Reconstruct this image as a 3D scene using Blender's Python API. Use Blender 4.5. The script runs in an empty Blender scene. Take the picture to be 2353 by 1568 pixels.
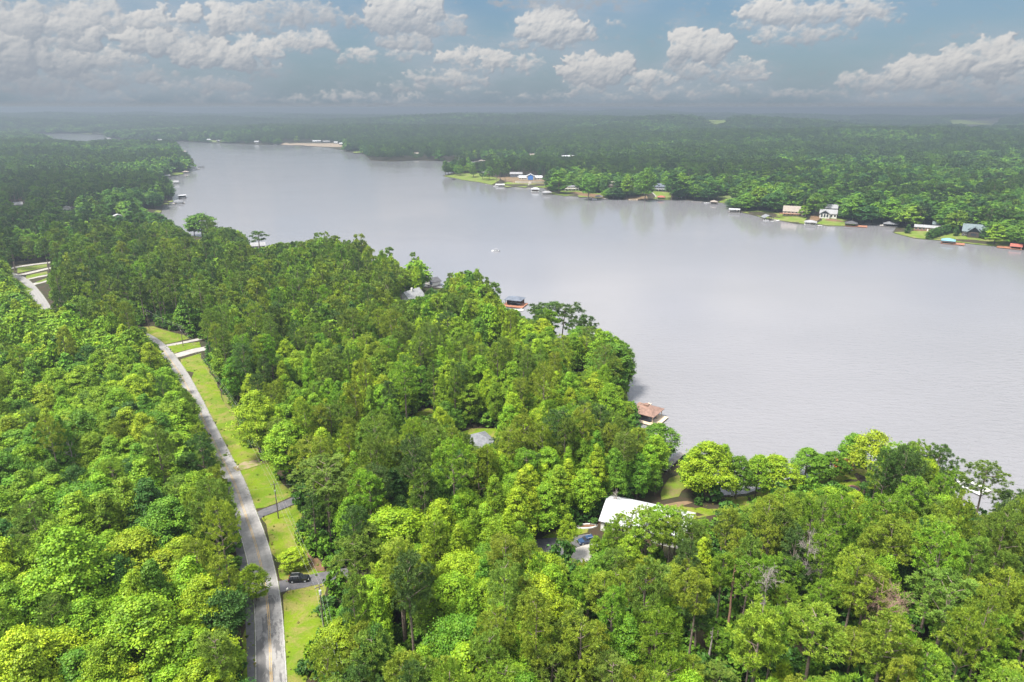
import bpy, math, random
import numpy as np
from mathutils import Vector, Matrix, Euler
from mathutils.geometry import delaunay_2d_cdt
rng = np.random.default_rng(7); random.seed(7)
S = bpy.context.scene
COL = S.collection
R = math.radians

# ------------------------------------------------------------------ camera
CAM_H = 112.0
F = 1568.7            # focal length in the units of the 2353 x 1568 picture plane used for all measurements
PITCH = math.atan((784 - 248) / F)
cam_data = bpy.data.cameras.new('camera'); cam = bpy.data.objects.new('camera', cam_data); COL.objects.link(cam)
cam_data.sensor_width = 36; cam_data.lens = 24; cam_data.clip_start = 1; cam_data.clip_end = 60000
cam.location = (0, 0, CAM_H); cam.rotation_euler = (math.pi/2 - PITCH, 0, 0)
S.camera = cam

# ------------------------------------------------------------------ light
SUN_EL, SUN_AZ = R(64), R(-122)      # azimuth clockwise from +Y (the view direction)
sd = bpy.data.lights.new('sun', 'SUN'); sun = bpy.data.objects.new('sun', sd); COL.objects.link(sun)
sd.energy = 2.9; sd.angle = R(14); sd.color = (1.0, 0.95, 0.86)
sdir = Vector((math.sin(SUN_AZ)*math.cos(SUN_EL), math.cos(SUN_AZ)*math.cos(SUN_EL), math.sin(SUN_EL)))
sun.rotation_euler = (-sdir).to_track_quat('-Z', 'Y').to_euler(); sun.location = (-300, -150, 500)
S.view_settings.view_transform = 'Standard'; S.view_settings.look = 'None'
S.view_settings.gamma = 1; S.view_settings.use_curve_mapping = False
S.view_settings.exposure = 1.82
S.cycles.max_bounces = 5; S.cycles.diffuse_bounces = 2; S.cycles.glossy_bounces = 2
S.cycles.transmission_bounces = 3; S.cycles.volume_bounces = 0; S.cycles.transparent_max_bounces = 4

def view_dir(X, Y):
    u, v = (X - 1176.5)/F, (Y - 784)/F
    return np.array([u, math.cos(PITCH) - v*math.sin(PITCH), -(math.sin(PITCH) + v*math.cos(PITCH))])

class NT:
    """small helper to wire shader nodes"""
    def __init__(s, tree): s.t = tree; s.n = tree.nodes; s.l = tree.links
    def new(s, typ, **kw):
        n = s.n.new(typ)
        for k, v in kw.items(): setattr(n, k, v)
        return n
    def put(s, sock, val):
        if isinstance(val, bpy.types.NodeSocket): s.l.new(val, sock)
        elif val is not None: sock.default_value = val
    def math(s, op, a, b=None, c=None, clamp=False):
        n = s.new('ShaderNodeMath', operation=op, use_clamp=clamp)
        for i, v in enumerate((a, b, c)):
            if v is not None: s.put(n.inputs[i], v)
        return n.outputs[0]
    def vmath(s, op, a, b=None):
        n = s.new('ShaderNodeVectorMath', operation=op); s.put(n.inputs[0], a)
        if b is not None: s.put(n.inputs[1], b)
        return n.outputs['Value'] if op in ('LENGTH', 'DOT_PRODUCT') else n.outputs[0]
    def smooth(s, x, lo, hi, a=0.0, b=1.0):
        n = s.new('ShaderNodeMapRange', interpolation_type='SMOOTHSTEP')
        for i, v in zip(('Value', 'From Min', 'From Max', 'To Min', 'To Max'), (x, lo, hi, a, b)): s.put(n.inputs[i], v)
        return n.outputs[0]
    def mix(s, f, a, b, blend='MIX'):
        n = s.new('ShaderNodeMix', data_type='RGBA', blend_type=blend)
        s.put(n.inputs[0], f)
        for i, v in ((6, a), (7, b)):
            if isinstance(v, tuple) and len(v) == 3: v = v + (1,)
            s.put(n.inputs[i], v)
        return n.outputs[2]
    def noise(s, vec, scale, detail=4, rough=0.5, out=0, dist=0.0, dims='3D'):
        n = s.new('ShaderNodeTexNoise', noise_dimensions=dims)
        if vec is not None: s.put(n.inputs['Vector'], vec)
        s.put(n.inputs['Scale'], scale); s.put(n.inputs['Detail'], detail); s.put(n.inputs['Roughness'], rough); s.put(n.inputs['Distortion'], dist)
        return n.outputs[out]

# ------------------------------------------------------------------ sky
W = bpy.data.worlds.new('World'); S.world = W; W.use_nodes = True
wt = NT(W.node_tree); W.node_tree.nodes.clear()
CLOUDS = [  # X, Y, half width, half height in picture units: where the cumulus stand round the view direction; brightness of the top
 (70,62,130,42,.75),(40,140,140,40,.6),(250,48,120,34,.9),(300,100,140,40,.85),(480,44,110,36,1),(530,125,105,42,1),(210,138,105,28,.8),(380,92,90,34,.75),(60,100,90,30,.6),
 (385,205,70,16,.8),(205,218,60,14,.8),(110,192,120,26,.4),(470,200,100,20,.5),(280,180,120,24,.45),(160,20,110,20,.6),(640,30,70,26,.55),(600,160,60,20,.5),(700,100,74,27,.95),(825,128,46,22,1),
 (925,38,84,50,.8),(935,96,62,30,.7),(935,125,62,16,1),(1260,66,72,46,1),(1245,100,100,20,.85),(1100,142,105,30,1),(1205,148,48,24,.95),(1020,180,100,22,.95),(1335,76,44,22,.9),(1420,56,22,13,.75),(1090,90,14,14,.5),
 (760,226,120,18,.9),(520,222,110,15,.7),(900,228,120,15,.85),(1250,226,90,14,.8),(1420,224,90,15,.85),(1850,222,110,15,.7),(2080,226,110,14,.65),(2280,228,100,14,.6),(180,226,120,14,.5),(930,200,70,15,.8),(1080,212,70,14,.8),(1190,232,60,12,.7),(1320,4,200,22,.12),(700,38,120,30,.6),(1010,66,64,28,.6),(570,46,80,26,.8),(1368,160,84,42,1),(1345,200,52,24,.95),(1605,112,66,42,1),(1640,160,100,26,.8),(1700,168,64,24,.95),(1500,185,58,26,1),(1560,150,40,24,.7),(1530,216,120,16,.9),(1640,208,90,16,.8),
 (1765,30,84,34,1),(1815,82,78,24,.9),(1905,28,110,34,.9),(2010,42,50,20,1),(1705,60,28,14,.9),(1890,82,70,22,.6),(2140,100,34,9,.6),(1780,218,90,12,.6),(2110,172,56,38,1),(1995,192,64,24,.85),(2060,196,70,20,.8),(2250,146,90,40,1),(2345,130,70,38,1),(2250,200,120,24,.5),(2120,4,60,7,.6),(1950,214,90,14,.6),
 (-160,120,180,60,.7),(-420,150,170,50,.8),(-420,60,160,40,.7),(2560,140,130,50,.9),(2800,90,150,50,.9),(2700,190,160,30,.7),(300,-60,240,40,.7),(900,-70,200,40,.7),(1700,-60,220,36,.8),(2300,-80,160,40,.8)]
def az_el(X, Y):
    d = view_dir(X, Y); d = d/np.linalg.norm(d)
    return math.degrees(math.atan2(d[0], d[1])), math.degrees(math.asin(d[2]))
CR = 0.036; A0, A1, E0, E1 = -60.0, 60.0, -1.0, 15.0
NW, NH = int((A1-A0)/CR), int((E1-E0)/CR)
def lattice(x, y, seed):
    r_ = np.random.default_rng(seed); T = r_.random((256, 256)); xi, yi = np.floor(x).astype(int), np.floor(y).astype(int); fx, fy = x-xi, y-yi
    fx, fy = fx*fx*fx*(fx*(fx*6-15)+10), fy*fy*fy*(fy*(fy*6-15)+10); xi &= 255; yi &= 255; x2, y2 = (xi+1) & 255, (yi+1) & 255
    return (T[yi, xi]*(1-fx)+T[yi, x2]*fx)*(1-fy) + (T[y2, xi]*(1-fx)+T[y2, x2]*fx)*fy
def fbm(x, y, seed, oct_=5, gain=0.5):
    v = np.zeros_like(x); a = 1.0; t_ = 0.0
    for k in range(oct_): v += a*lattice(x*2.0**k+17.3*k, y*2.0**k+9.1*k, seed+k); t_ += a; a *= gain
    return v/t_
def blur(im, n):
    for ax in (0, 1):
        for _ in range(2):
            c = np.cumsum(np.pad(im, [(n+1, n) if i == ax else (0, 0) for i in range(im.ndim)], mode='edge'), axis=ax)
            im = (np.take(c, range(2*n+1, c.shape[ax]), ax) - np.take(c, range(0, c.shape[ax]-2*n-1), ax))/(2*n+1)
    return im
def cloud_picture():
    """cumulus heaped up from many puffs, seen round the view direction: brightness and cover per degree of azimuth and elevation"""
    r_ = np.random.default_rng(12); ex, ey = np.meshgrid(A0+(np.arange(NW)+0.5)*CR, E0+(np.arange(NH)+0.5)*CR)
    wx = (fbm(ex*0.9, ey*1.3, 40, 5, 0.55)-0.5)*1.5 + (fbm(ex*4, ey*5, 45, 4, 0.6)-0.5)*0.42; wy = (fbm(ex*0.9, ey*1.3, 60, 5, 0.55)-0.5)*1.0 + (fbm(ex*4, ey*5, 65, 4, 0.6)-0.5)*0.36
    Z = np.zeros((NH, NW)); top = np.zeros((NH, NW)); wsum = np.full((NH, NW), 1e-6); rel = np.zeros((NH, NW))
    def puff(cx, cy, r1, z0, br, base, hgt):
        i0, i1 = int((cx-r1*1.3-1.3-A0)/CR), int((cx+r1*1.3+1.3-A0)/CR)+1; j0, j1 = int((cy-r1-1.0-E0)/CR), int((cy+r1+1.0-E0)/CR)+1
        i0, i1, j0, j1 = max(i0, 0), min(i1, NW), max(j0, 0), min(j1, NH)
        if i1 <= i0 or j1 <= j0: return
        s_ = np.s_[j0:j1, i0:i1]; dx = (ex[s_]+wx[s_]-cx)/1.12; dy = ey[s_]+wy[s_]-cy; q = r1*r1-dx*dx-dy*dy; k = q > 0; z = np.where(k, np.sqrt(np.maximum(q, 0))+z0, 0)
        up = k & (z > Z[s_]); Z[s_] = np.where(up, z, Z[s_]); w_ = np.maximum(q, 0)/r1**2; top[s_] += w_*br; wsum[s_] += w_; rel[s_] = np.where(up, np.clip((ey[s_]-base)/hgt, 0, 1.2), rel[s_])
    for X, Y, rx, ry, br in CLOUDS:
        cx, cy = az_el(X, Y); ax, ay = rx*0.0355, ry*0.033; base = cy-ay
        n = int(14 + 10*ax/ay)
        for k in range(n):
            u_ = r_.uniform(-1, 1); hgt = math.sqrt(max(0, 1-u_*u_)); v = r_.uniform(-0.8, 1)*hgt
            rad = ay*r_.uniform(0.30, 0.62)*(0.45+0.55*hgt); px, py = cx+u_*ax*0.92, max(cy+v*ay*0.72, base+rad*0.55)
            puff(px, py, rad, 0.25*ay*(1-abs(v)), br, base, 2*ay)
            for q in range(5):
                a = r_.uniform(-0.4, 3.5); rr = rad*r_.uniform(0.22, 0.46); puff(px+math.cos(a)*rad*0.8, py+math.sin(a)*rad*0.75, rr, 0.25*ay*(1-abs(v))+rad*0.35, br, base, 2*ay)
    Zs = blur(Z, 1); gy, gx = np.gradient(Zs, CR); fine = fbm(ex*2.6, ey*3.6, 80, 5, 0.6); gy2, gx2 = np.gradient(fine, CR)
    gx, gy = blur(gx, 1)*0.52+gx2*0.07, blur(gy, 1)*0.52+gy2*0.07; nz = 1/np.sqrt(1+gx*gx+gy*gy); lam = (-gx*-0.50 + -gy*0.62 + 0.62)*nz
    lit = np.clip(0.22+0.62*lam, 0, 1)*(0.55+0.45*np.clip(rel*1.25, 0, 1)); br = blur(top, 8)/np.maximum(blur(wsum, 8), 1e-5); lit = lit*np.clip(0.25+0.85*br, 0, 1.1)
    torn = fbm(ex*1.1, ey*2.0, 110, 6, 0.62); cov = np.clip(Zs/0.62 + (fine-0.53)*0.8 + (torn-0.56)*1.7, 0, 1); cov = cov*cov*(3-2*cov)
    veil = np.clip(blur((Z > 0.05).astype(float), 26)*1.15 + (fbm(ex*0.25, ey*0.8, 90, 6, 0.6)-0.5)*1.3*np.clip(blur((Z > 0.05).astype(float), 40)*2, 0, 1), 0, 1)**1.3*0.62
    lit = np.where(cov > 0, lit, 0.2); out = np.zeros((NH, NW, 4), np.float32); out[..., 0] = lit; out[..., 1] = cov; out[..., 2] = veil; out[..., 3] = 1
    im = bpy.data.images.new('cumulus', NW, NH, float_buffer=True, is_data=True); im.pixels.foreach_set(out.ravel()); im.update(); im.pack(); return im
SK = 0.190                                 # radiance of a bright cloud before the exposure
tc = wt.new('ShaderNodeTexCoord'); sep = wt.new('ShaderNodeSeparateXYZ'); wt.l.new(tc.outputs['Generated'], sep.inputs[0])
az = wt.math('MULTIPLY', wt.math('ARCTAN2', sep.outputs[0], sep.outputs[1]), 57.29578)
el = wt.math('MULTIPLY', wt.math('ARCSINE', sep.outputs[2]), 57.29578)
cb = wt.new('ShaderNodeCombineXYZ'); wt.put(cb.inputs[0], wt.math('MULTIPLY', wt.math('SUBTRACT', az, A0), 1/(A1-A0))); wt.put(cb.inputs[1], wt.math('MULTIPLY', wt.math('SUBTRACT', el, E0), 1/(E1-E0)))
img = wt.new('ShaderNodeTexImage', extension='EXTEND', interpolation='Cubic'); img.image = cloud_picture(); wt.l.new(cb.outputs[0], img.inputs[0])
sc_ = wt.new('ShaderNodeSeparateColor'); wt.l.new(img.outputs[0], sc_.inputs[0])
gen = wt.noise(tc.outputs['Generated'], 3.2, 5, 0.6); cov2 = wt.smooth(gen, 0.36, 0.56); lit2 = wt.smooth(gen, 0.40, 0.75, 0.95, 0.5)
away = wt.math('MAXIMUM', wt.smooth(wt.math('ABSOLUTE', az), 48, 59), wt.smooth(el, 9.5, 14.5))
def mixf(f, a, b_):
    n = wt.new('ShaderNodeMix', data_type='FLOAT'); wt.put(n.inputs[0], f); wt.put(n.inputs[2], a); wt.put(n.inputs[3], b_); return n.outputs[0]
lit = mixf(away, sc_.outputs[0], lit2); core = mixf(away, sc_.outputs[1], cov2); veil = wt.math('MULTIPLY', sc_.outputs[2], wt.math('SUBTRACT', 1.0, away))
ccol = wt.mix(wt.smooth(lit, 0.12, 0.92), (SK*0.47, SK*0.53, SK*0.61), (SK*0.96, SK*0.95, SK*0.93))
sky = wt.new('ShaderNodeTexSky', sky_type='NISHITA'); sky.sun_disc = False
sky.sun_elevation = SUN_EL; sky.sun_rotation = SUN_AZ; sky.altitude = 100; sky.air_density = 1.0; sky.dust_density = 1.2
skyc = wt.mix(1.0, sky.outputs[0], (0.0180, 0.0210, 0.0232), 'MULTIPLY')
skyc = wt.mix(wt.smooth(el, 0.0, 9.0, 0.55, 0.0), skyc, (SK*0.41, SK*0.56, SK*0.74))
allc = wt.mix(veil, skyc, (SK*0.57, SK*0.65, SK*0.75))
low = wt.smooth(el, 0.3, 3.0, 0.22, 0.0)                     # clouds fade into the murk low down
allc = wt.mix(core, allc, wt.mix(low, ccol, (SK*0.52, SK*0.57, SK*0.64)))
hz = wt.smooth(el, 0.0, 0.5, 1.0, 0.0)
allc = wt.mix(hz, allc, (SK*0.53, SK*0.56, SK*0.59))
rise = wt.math('MULTIPLY_ADD', wt.math('MAXIMUM', sep.outputs[2], 0.0), 1.5, wt.smooth(el, 6.5, 22.0, 1.0, 2.5))   # an overcast sky brightens towards the zenith
allc = wt.vmath('MULTIPLY', allc, wt.mix(1.0, (1, 1, 1), rise, 'MULTIPLY'))
bgn = wt.new('ShaderNodeBackground'); wt.l.new(allc, bgn.inputs[0]); bgn.inputs[1].default_value = 1.0
wo = wt.new('ShaderNodeOutputWorld'); wt.l.new(bgn.outputs[0], wo.inputs[0])

# ------------------------------------------------------------------ materials
def mat(name, col, rough=0.8, col2=None, scale=1.0, detail=5, bump=0.0, metal=0.0, spec=0.3, coords='Object', contrast=(0.35, 0.65), bscale=None):
    m = bpy.data.materials.new(name); m.use_nodes = True
    t = NT(m.node_tree); b = m.node_tree.nodes['Principled BSDF']
    b.inputs['Roughness'].default_value = rough; b.inputs['Metallic'].default_value = metal
    b.inputs['Specular IOR Level'].default_value = spec
    c = t.new('ShaderNodeTexCoord').outputs[coords]
    if col2 is None: col2 = tuple(0.82*x for x in col)
    f = t.noise(c, scale, detail, 0.6)
    t.put(b.inputs['Base Color'], t.mix(t.smooth(f, *contrast), tuple(col), tuple(col2)))
    if bump:
        bn = t.new('ShaderNodeBump'); bn.inputs['Strength'].default_value = bump
        t.put(bn.inputs['Height'], t.noise(c, bscale or scale*4, 4)); t.l.new(bn.outputs[0], b.inputs['Normal'])
    return m
M = {}
def leaf_material(name, rough, trans):
    m = bpy.data.materials.new(name); m.use_nodes = True; t = NT(m.node_tree); b = m.node_tree.nodes['Principled BSDF']
    at = t.new('ShaderNodeAttribute', attribute_type='INSTANCER', attribute_name='color')
    geo = t.new('ShaderNodeNewGeometry')
    hv = t.new('ShaderNodeHueSaturation'); t.l.new(at.outputs['Color'], hv.inputs['Color'])
    r = geo.outputs['Random Per Island']
    spray = t.noise(t.new('ShaderNodeTexCoord').outputs['Object'], 0.55, 3, 0.6)          # sprays of younger and older leaves
    t.put(hv.inputs['Value'], t.math('MULTIPLY', t.math('MULTIPLY_ADD', r, 0.42, 0.79), t.smooth(spray, 0.3, 0.7, 0.74, 1.26)))
    t.put(hv.inputs['Hue'], t.math('ADD', t.math('MULTIPLY_ADD', t.math('FRACT', t.math('MULTIPLY', r, 17.3)), -0.025, 0.508), t.smooth(spray, 0.3, 0.7, 0.012, -0.010)))
    b.inputs['Roughness'].default_value = rough; b.inputs['Specular IOR Level'].default_value = 0.25
    t.l.new(hv.outputs[0], b.inputs['Base Color'])
    tr = t.new('ShaderNodeBsdfTranslucent'); t.put(tr.inputs[0], t.mix(1.0, hv.outputs[0], (1.05, 1.1, 0.6), 'MULTIPLY'))
    ms = t.new('ShaderNodeMixShader'); ms.inputs[0].default_value = trans
    t.l.new(b.outputs[0], ms.inputs[1]); t.l.new(tr.outputs[0], ms.inputs[2])
    t.l.new(ms.outputs[0], m.node_tree.nodes['Material Output'].inputs[0])
    return m
M['leaf'] = leaf_material('leaf', 0.55, 0.20)
M['needle'] = leaf_material('needle', 0.6, 0.24)
M['bark'] = mat('bark', (0.16, 0.12, 0.095), 0.9, (0.09, 0.07, 0.055), 3.0, bump=0.4)
M['pine_bark'] = mat('pine_bark', (0.24, 0.19, 0.155), 0.9, (0.13, 0.10, 0.085), 2.5, bump=0.4)
M['dead_wood'] = mat('dead_wood', (0.29, 0.255, 0.24), 0.9, (0.19, 0.165, 0.15), 2.0)
M['red_twigs'] = mat('red_twigs', (0.31, 0.20, 0.165), 0.9, (0.22, 0.14, 0.11), 2.0)
M['bare_red_trunk'] = mat('bare_red_trunk', (0.30, 0.17, 0.12), 0.9, (0.18, 0.11, 0.08), 2.0)
M['floor'] = mat('forest_floor', (0.028, 0.032, 0.012), 0.95, (0.044, 0.030, 0.018), 0.25, 8)
def lawn_mat(name, a, b2, c):
    m = bpy.data.materials.new(name); m.use_nodes = True; t = NT(m.node_tree); b = m.node_tree.nodes['Principled BSDF']
    co = t.new('ShaderNodeTexCoord').outputs['Object']
    k = t.mix(t.smooth(t.noise(co, 0.12, 6, 0.65), 0.35, 0.65), a, b2)
    k = t.mix(t.math('MULTIPLY', t.smooth(t.noise(co, 0.16, 9, 0.75, dist=0.6), 0.45, 0.60), 0.95), k, c)
    k = t.mix(t.smooth(t.noise(co, 0.35, 7, 0.72, dist=1.0), 0.61, 0.70), k, (0.24, 0.15, 0.085))
    k = t.mix(t.math('MULTIPLY', t.smooth(t.noise(co, 2.2, 5, 0.7), 0.35, 0.7), 0.35), k, tuple(0.45*x for x in a))
    t.put(b.inputs['Base Color'], k); b.inputs['Roughness'].default_value = 0.9; b.inputs['Specular IOR Level'].default_value = 0.1
    bn = t.new('ShaderNodeBump'); bn.inputs['Strength'].default_value = 0.5; bn.inputs['Distance'].default_value = 0.2
    t.put(bn.inputs['Height'], t.noise(co, 3.0, 5)); t.l.new(bn.outputs[0], b.inputs['Normal'])
    return m
M['lawn'] = lawn_mat('lawn_grass', (0.142, 0.205, 0.009), (0.098, 0.165, 0.012), (0.20, 0.18, 0.055))
M['far_lawn'] = lawn_mat('far_lawn_grass', (0.13, 0.20, 0.018), (0.10, 0.16, 0.02), (0.20, 0.19, 0.08))
M['rough_grass'] = lawn_mat('rough_grass', (0.125, 0.190, 0.018), (0.145, 0.165, 0.035), (0.18, 0.135, 0.07))
M['red_soil'] = mat('red_soil', (0.17, 0.088, 0.055), 0.95, (0.105, 0.08, 0.035), 0.3, 6, contrast=(0.4, 0.6))
M['brown_soil'] = mat('brown_soil', (0.20, 0.13, 0.08), 0.95, (0.13, 0.10, 0.045), 0.3, 6)
M['sand'] = mat('sand', (0.30, 0.235, 0.17), 0.95, (0.22, 0.17, 0.12), 0.2, 5)
M['rough_dirt'] = mat('rough_dirt', (0.25, 0.20, 0.125), 0.95, (0.16, 0.185, 0.04), 0.5, 8, contrast=(0.42, 0.58))
M['pale_meadow'] = mat('pale_meadow', (0.14, 0.17, 0.05), 0.95, (0.10, 0.13, 0.04), 0.01, 5)
def road_mat(name, base, dark, amount):
    m = bpy.data.materials.new(name); m.use_nodes = True; t = NT(m.node_tree); b = m.node_tree.nodes['Principled BSDF']
    co = t.new('ShaderNodeTexCoord').outputs['UV']       # x across the road, y along it, in metres
    st = t.vmath('MULTIPLY', co, (1.0, 0.28, 1.0))
    k = t.mix(t.smooth(t.noise(co, 0.9, 8, 0.65), 0.3, 0.7), base, tuple(0.74*x for x in base))
    big = t.noise(t.vmath('MULTIPLY', co, (0.5, 0.16, 1.0)), 1.0, 7, 0.68, dist=0.5)
    sy = t.new('ShaderNodeSeparateXYZ'); t.put(sy.inputs[0], co)
    where = t.smooth(sy.outputs[1], 44, 78, 0.15, 0.0) if amount else 0.0
    left = t.smooth(t.math('ADD', sy.outputs[0], t.smooth(sy.outputs[1], 30, 66, 0.0, 9.0)), -1.9, -0.1, 0.16, 0.0)
    thr = t.math('ADD', big, t.math('ADD', where, left)) if amount else big
    k = t.mix(t.math('MULTIPLY', t.smooth(thr, 0.655, 0.70), 0.8), k, dark)
    k = t.mix(t.math('MULTIPLY', t.smooth(t.noise(t.vmath('MULTIPLY', co, (2.2, 0.35, 1)), 1.0, 3, 0.6), 0.66, 0.70), 0.6), k, dark)
    if amount:          # paler wheel paths and grit along the edges
        for xc in (-2.3, -0.8, 0.8, 2.3):
            dx_ = t.math('ABSOLUTE', t.math('SUBTRACT', sy.outputs[0], xc)); k = t.mix(t.math('MULTIPLY', t.smooth(dx_, 0.1, 0.45, 0.16, 0.0), t.noise(st, 0.6, 3)), k, (0.40, 0.385, 0.37))
        ed = t.math('ADD', t.math('ABSOLUTE', sy.outputs[0]), t.math('MULTIPLY', t.noise(co, 0.9, 6, 0.7), 0.9)); k = t.mix(t.smooth(ed, 3.30, 3.55), k, (0.10, 0.12, 0.035))
    t.put(b.inputs['Base Color'], k); b.inputs['Roughness'].default_value = 0.85
    return m
M['road'] = road_mat('worn_road', (0.245, 0.237, 0.232), (0.075, 0.073, 0.075), True)
M['asphalt'] = mat('asphalt', (0.075, 0.075, 0.085), 0.85, (0.11, 0.105, 0.11), 0.6, 7)
M['shoulder'] = mat('old_asphalt', (0.12, 0.12, 0.128), 0.85, (0.085, 0.085, 0.09), 0.5, 7)
M['concrete'] = mat('concrete', (0.34, 0.325, 0.30), 0.85, (0.26, 0.245, 0.23), 0.4, 7)
M['yellow_paint'] = mat('yellow_paint', (0.42, 0.26, 0.07), 0.8, (0.36, 0.30, 0.20), 1.5, 6)
M['white_paint'] = mat('white_paint', (0.72, 0.72, 0.70), 0.6, (0.60, 0.60, 0.58), 1.0)
M['worn_paint'] = mat('worn_paint', (0.48, 0.47, 0.46), 0.8, (0.30, 0.29, 0.285), 1.2, 7)
M['white_wall'] = mat('white_wall', (0.70, 0.69, 0.66), 0.7, (0.6, 0.59, 0.57), 0.6)
M['white_metal'] = mat('white_metal_roof', (0.50, 0.51, 0.535), 0.5, (0.42, 0.43, 0.45), 0.4)
M['grey_roof'] = mat('grey_shingle', (0.20, 0.205, 0.225), 0.9, (0.14, 0.145, 0.16), 0.8, 7)
M['light_grey_roof'] = mat('light_grey_shingle', (0.30, 0.30, 0.31), 0.9, (0.22, 0.22, 0.23), 0.8, 7)
M['tan_roof'] = mat('tan_shingle', (0.30, 0.26, 0.22), 0.9, (0.22, 0.19, 0.17), 0.8, 7)
M['brown_roof'] = mat('brown_shingle', (0.24, 0.15, 0.12), 0.9, (0.155, 0.10, 0.08), 0.9, 8)
M['dark_roof'] = mat('dark_roof', (0.085, 0.085, 0.095), 0.85, (0.055, 0.055, 0.06), 0.8, 6)
M['slate_roof'] = mat('slate_blue_roof', (0.13, 0.15, 0.19), 0.8, (0.09, 0.105, 0.135), 0.8, 6)
M['green_roof'] = mat('green_grey_roof', (0.15, 0.19, 0.20), 0.8, (0.11, 0.14, 0.15), 0.8, 6)
M['teal_roof'] = mat('teal_metal_roof', (0.17, 0.33, 0.40), 0.55, (0.13, 0.27, 0.33), 0.8)
M['red_roof'] = mat('red_roof', (0.38, 0.115, 0.09), 0.7, (0.30, 0.09, 0.07), 0.8)
M['orange_roof'] = mat('orange_roof', (0.58, 0.14, 0.045), 0.7, (0.5, 0.11, 0.04), 0.8)
M['red_wood'] = mat('red_wood', (0.33, 0.15, 0.09), 0.8, (0.24, 0.11, 0.07), 1.0)
M['brown_wood'] = mat('brown_wood', (0.20, 0.115, 0.07), 0.8, (0.14, 0.08, 0.05), 1.0)
M['dark_wood'] = mat('dark_wood', (0.075, 0.06, 0.05), 0.85, (0.05, 0.04, 0.035), 1.0)
M['grey_wood'] = mat('grey_wood', (0.30, 0.28, 0.26), 0.85, (0.22, 0.2, 0.19), 1.0)
M['pale_wood'] = mat('pale_wood', (0.56, 0.46, 0.33), 0.85, (0.46, 0.37, 0.27), 1.0)
M['blue_wrap'] = mat('blue_wrap', (0.06, 0.22, 0.62), 0.7, (0.05, 0.18, 0.55), 0.6)
M['brick'] = mat('brick', (0.28, 0.14, 0.11), 0.9, (0.2, 0.1, 0.08), 1.0)
M['stone'] = mat('stone', (0.50, 0.45, 0.38), 0.9, (0.38, 0.34, 0.29), 0.8)
M['cream_wall'] = mat('cream_wall', (0.56, 0.49, 0.40), 0.8, (0.48, 0.42, 0.34), 0.8)
M['glass'] = mat('window_glass', (0.03, 0.035, 0.045), 0.12, (0.02, 0.025, 0.03), 1.0, spec=0.6)
M['pole_wood'] = mat('pole_wood', (0.17, 0.14, 0.12), 0.9, (0.11, 0.09, 0.08), 2.0)
M['steel'] = mat('galvanised_steel', (0.50, 0.51, 0.53), 0.45, (0.42, 0.43, 0.45), 1.0)
M['wire'] = mat('wire', (0.30, 0.30, 0.30), 0.6)
M['tyre'] = mat('tyre', (0.02, 0.02, 0.02), 0.9)
M['car_black'] = mat('black_car_paint', (0.012, 0.014, 0.018), 0.18, (0.010, 0.012, 0.015), 1.0, spec=0.7)
M['car_blue'] = mat('blue_car_paint', (0.03, 0.06, 0.13), 0.2, (0.025, 0.05, 0.11), 1.0, spec=0.7)
M['lamp_red'] = mat('red_lamp', (0.45, 0.02, 0.02), 0.3)
M['lamp_clear'] = mat('clear_lamp', (0.7, 0.7, 0.7), 0.2)
M['hull_white'] = mat('white_hull', (0.75, 0.75, 0.75), 0.35, (0.68, 0.68, 0.68), 1.0)
M['canvas_grey'] = mat('grey_canvas', (0.25, 0.25, 0.26), 0.85)
M['canvas_blue'] = mat('blue_canvas', (0.12, 0.22, 0.38), 0.85)
# water
m = bpy.data.materials.new('lake_water'); m.use_nodes = True; M['water'] = m
t = NT(m.node_tree); b = m.node_tree.nodes['Principled BSDF']
co = t.new('ShaderNodeTexCoord').outputs['Object']
b.inputs['IOR'].default_value = 1.33
patch = t.noise(t.vmath('MULTIPLY', co, (0.006, 0.010, 1)), 1.0, 5, 0.55)
t.put(b.inputs['Base Color'], t.mix(t.smooth(patch, 0.3, 0.7), (0.184, 0.182, 0.194), (0.167, 0.166, 0.177)))
t.put(b.inputs['Roughness'], t.smooth(patch, 0.3, 0.7, 0.07, 0.16))
rot = t.new('ShaderNodeMapping'); t.put(rot.inputs[0], co); rot.inputs['Rotation'].default_value = (0, 0, R(28)); rot.inputs['Scale'].default_value = (0.42, 1.2, 1)
w1 = t.noise(rot.outputs[0], 0.42, 4, 0.6); w2 = t.noise(co, 0.9, 3, 0.55)
hgt = t.math('ADD', w1, t.math('MULTIPLY', w2, 0.5))
sy_ = t.new('ShaderNodeSeparateXYZ'); t.put(sy_.inputs[0], co)
bn = t.new('ShaderNodeBump'); t.put(bn.inputs['Strength'], t.smooth(sy_.outputs[1], 150, 480, 0.65, 0.045)); bn.inputs['Distance'].default_value = 0.8
t.put(bn.inputs['Height'], hgt); t.l.new(bn.outputs[0], b.inputs['Normal'])
# haze
m = bpy.data.materials.new('haze'); m.use_nodes = True; M['haze'] = m; m.node_tree.nodes.clear()
hv = m.node_tree.nodes.new('ShaderNodeVolumePrincipled'); hv.inputs['Color'].default_value = (0.345, 0.405, 0.475, 1)
hv.inputs['Density'].default_value = 0.00036; hv.inputs['Anisotropy'].default_value = 0.55
ho = m.node_tree.nodes.new('ShaderNodeOutputMaterial'); m.node_tree.links.new(hv.outputs[0], ho.inputs['Volume'])

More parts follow.
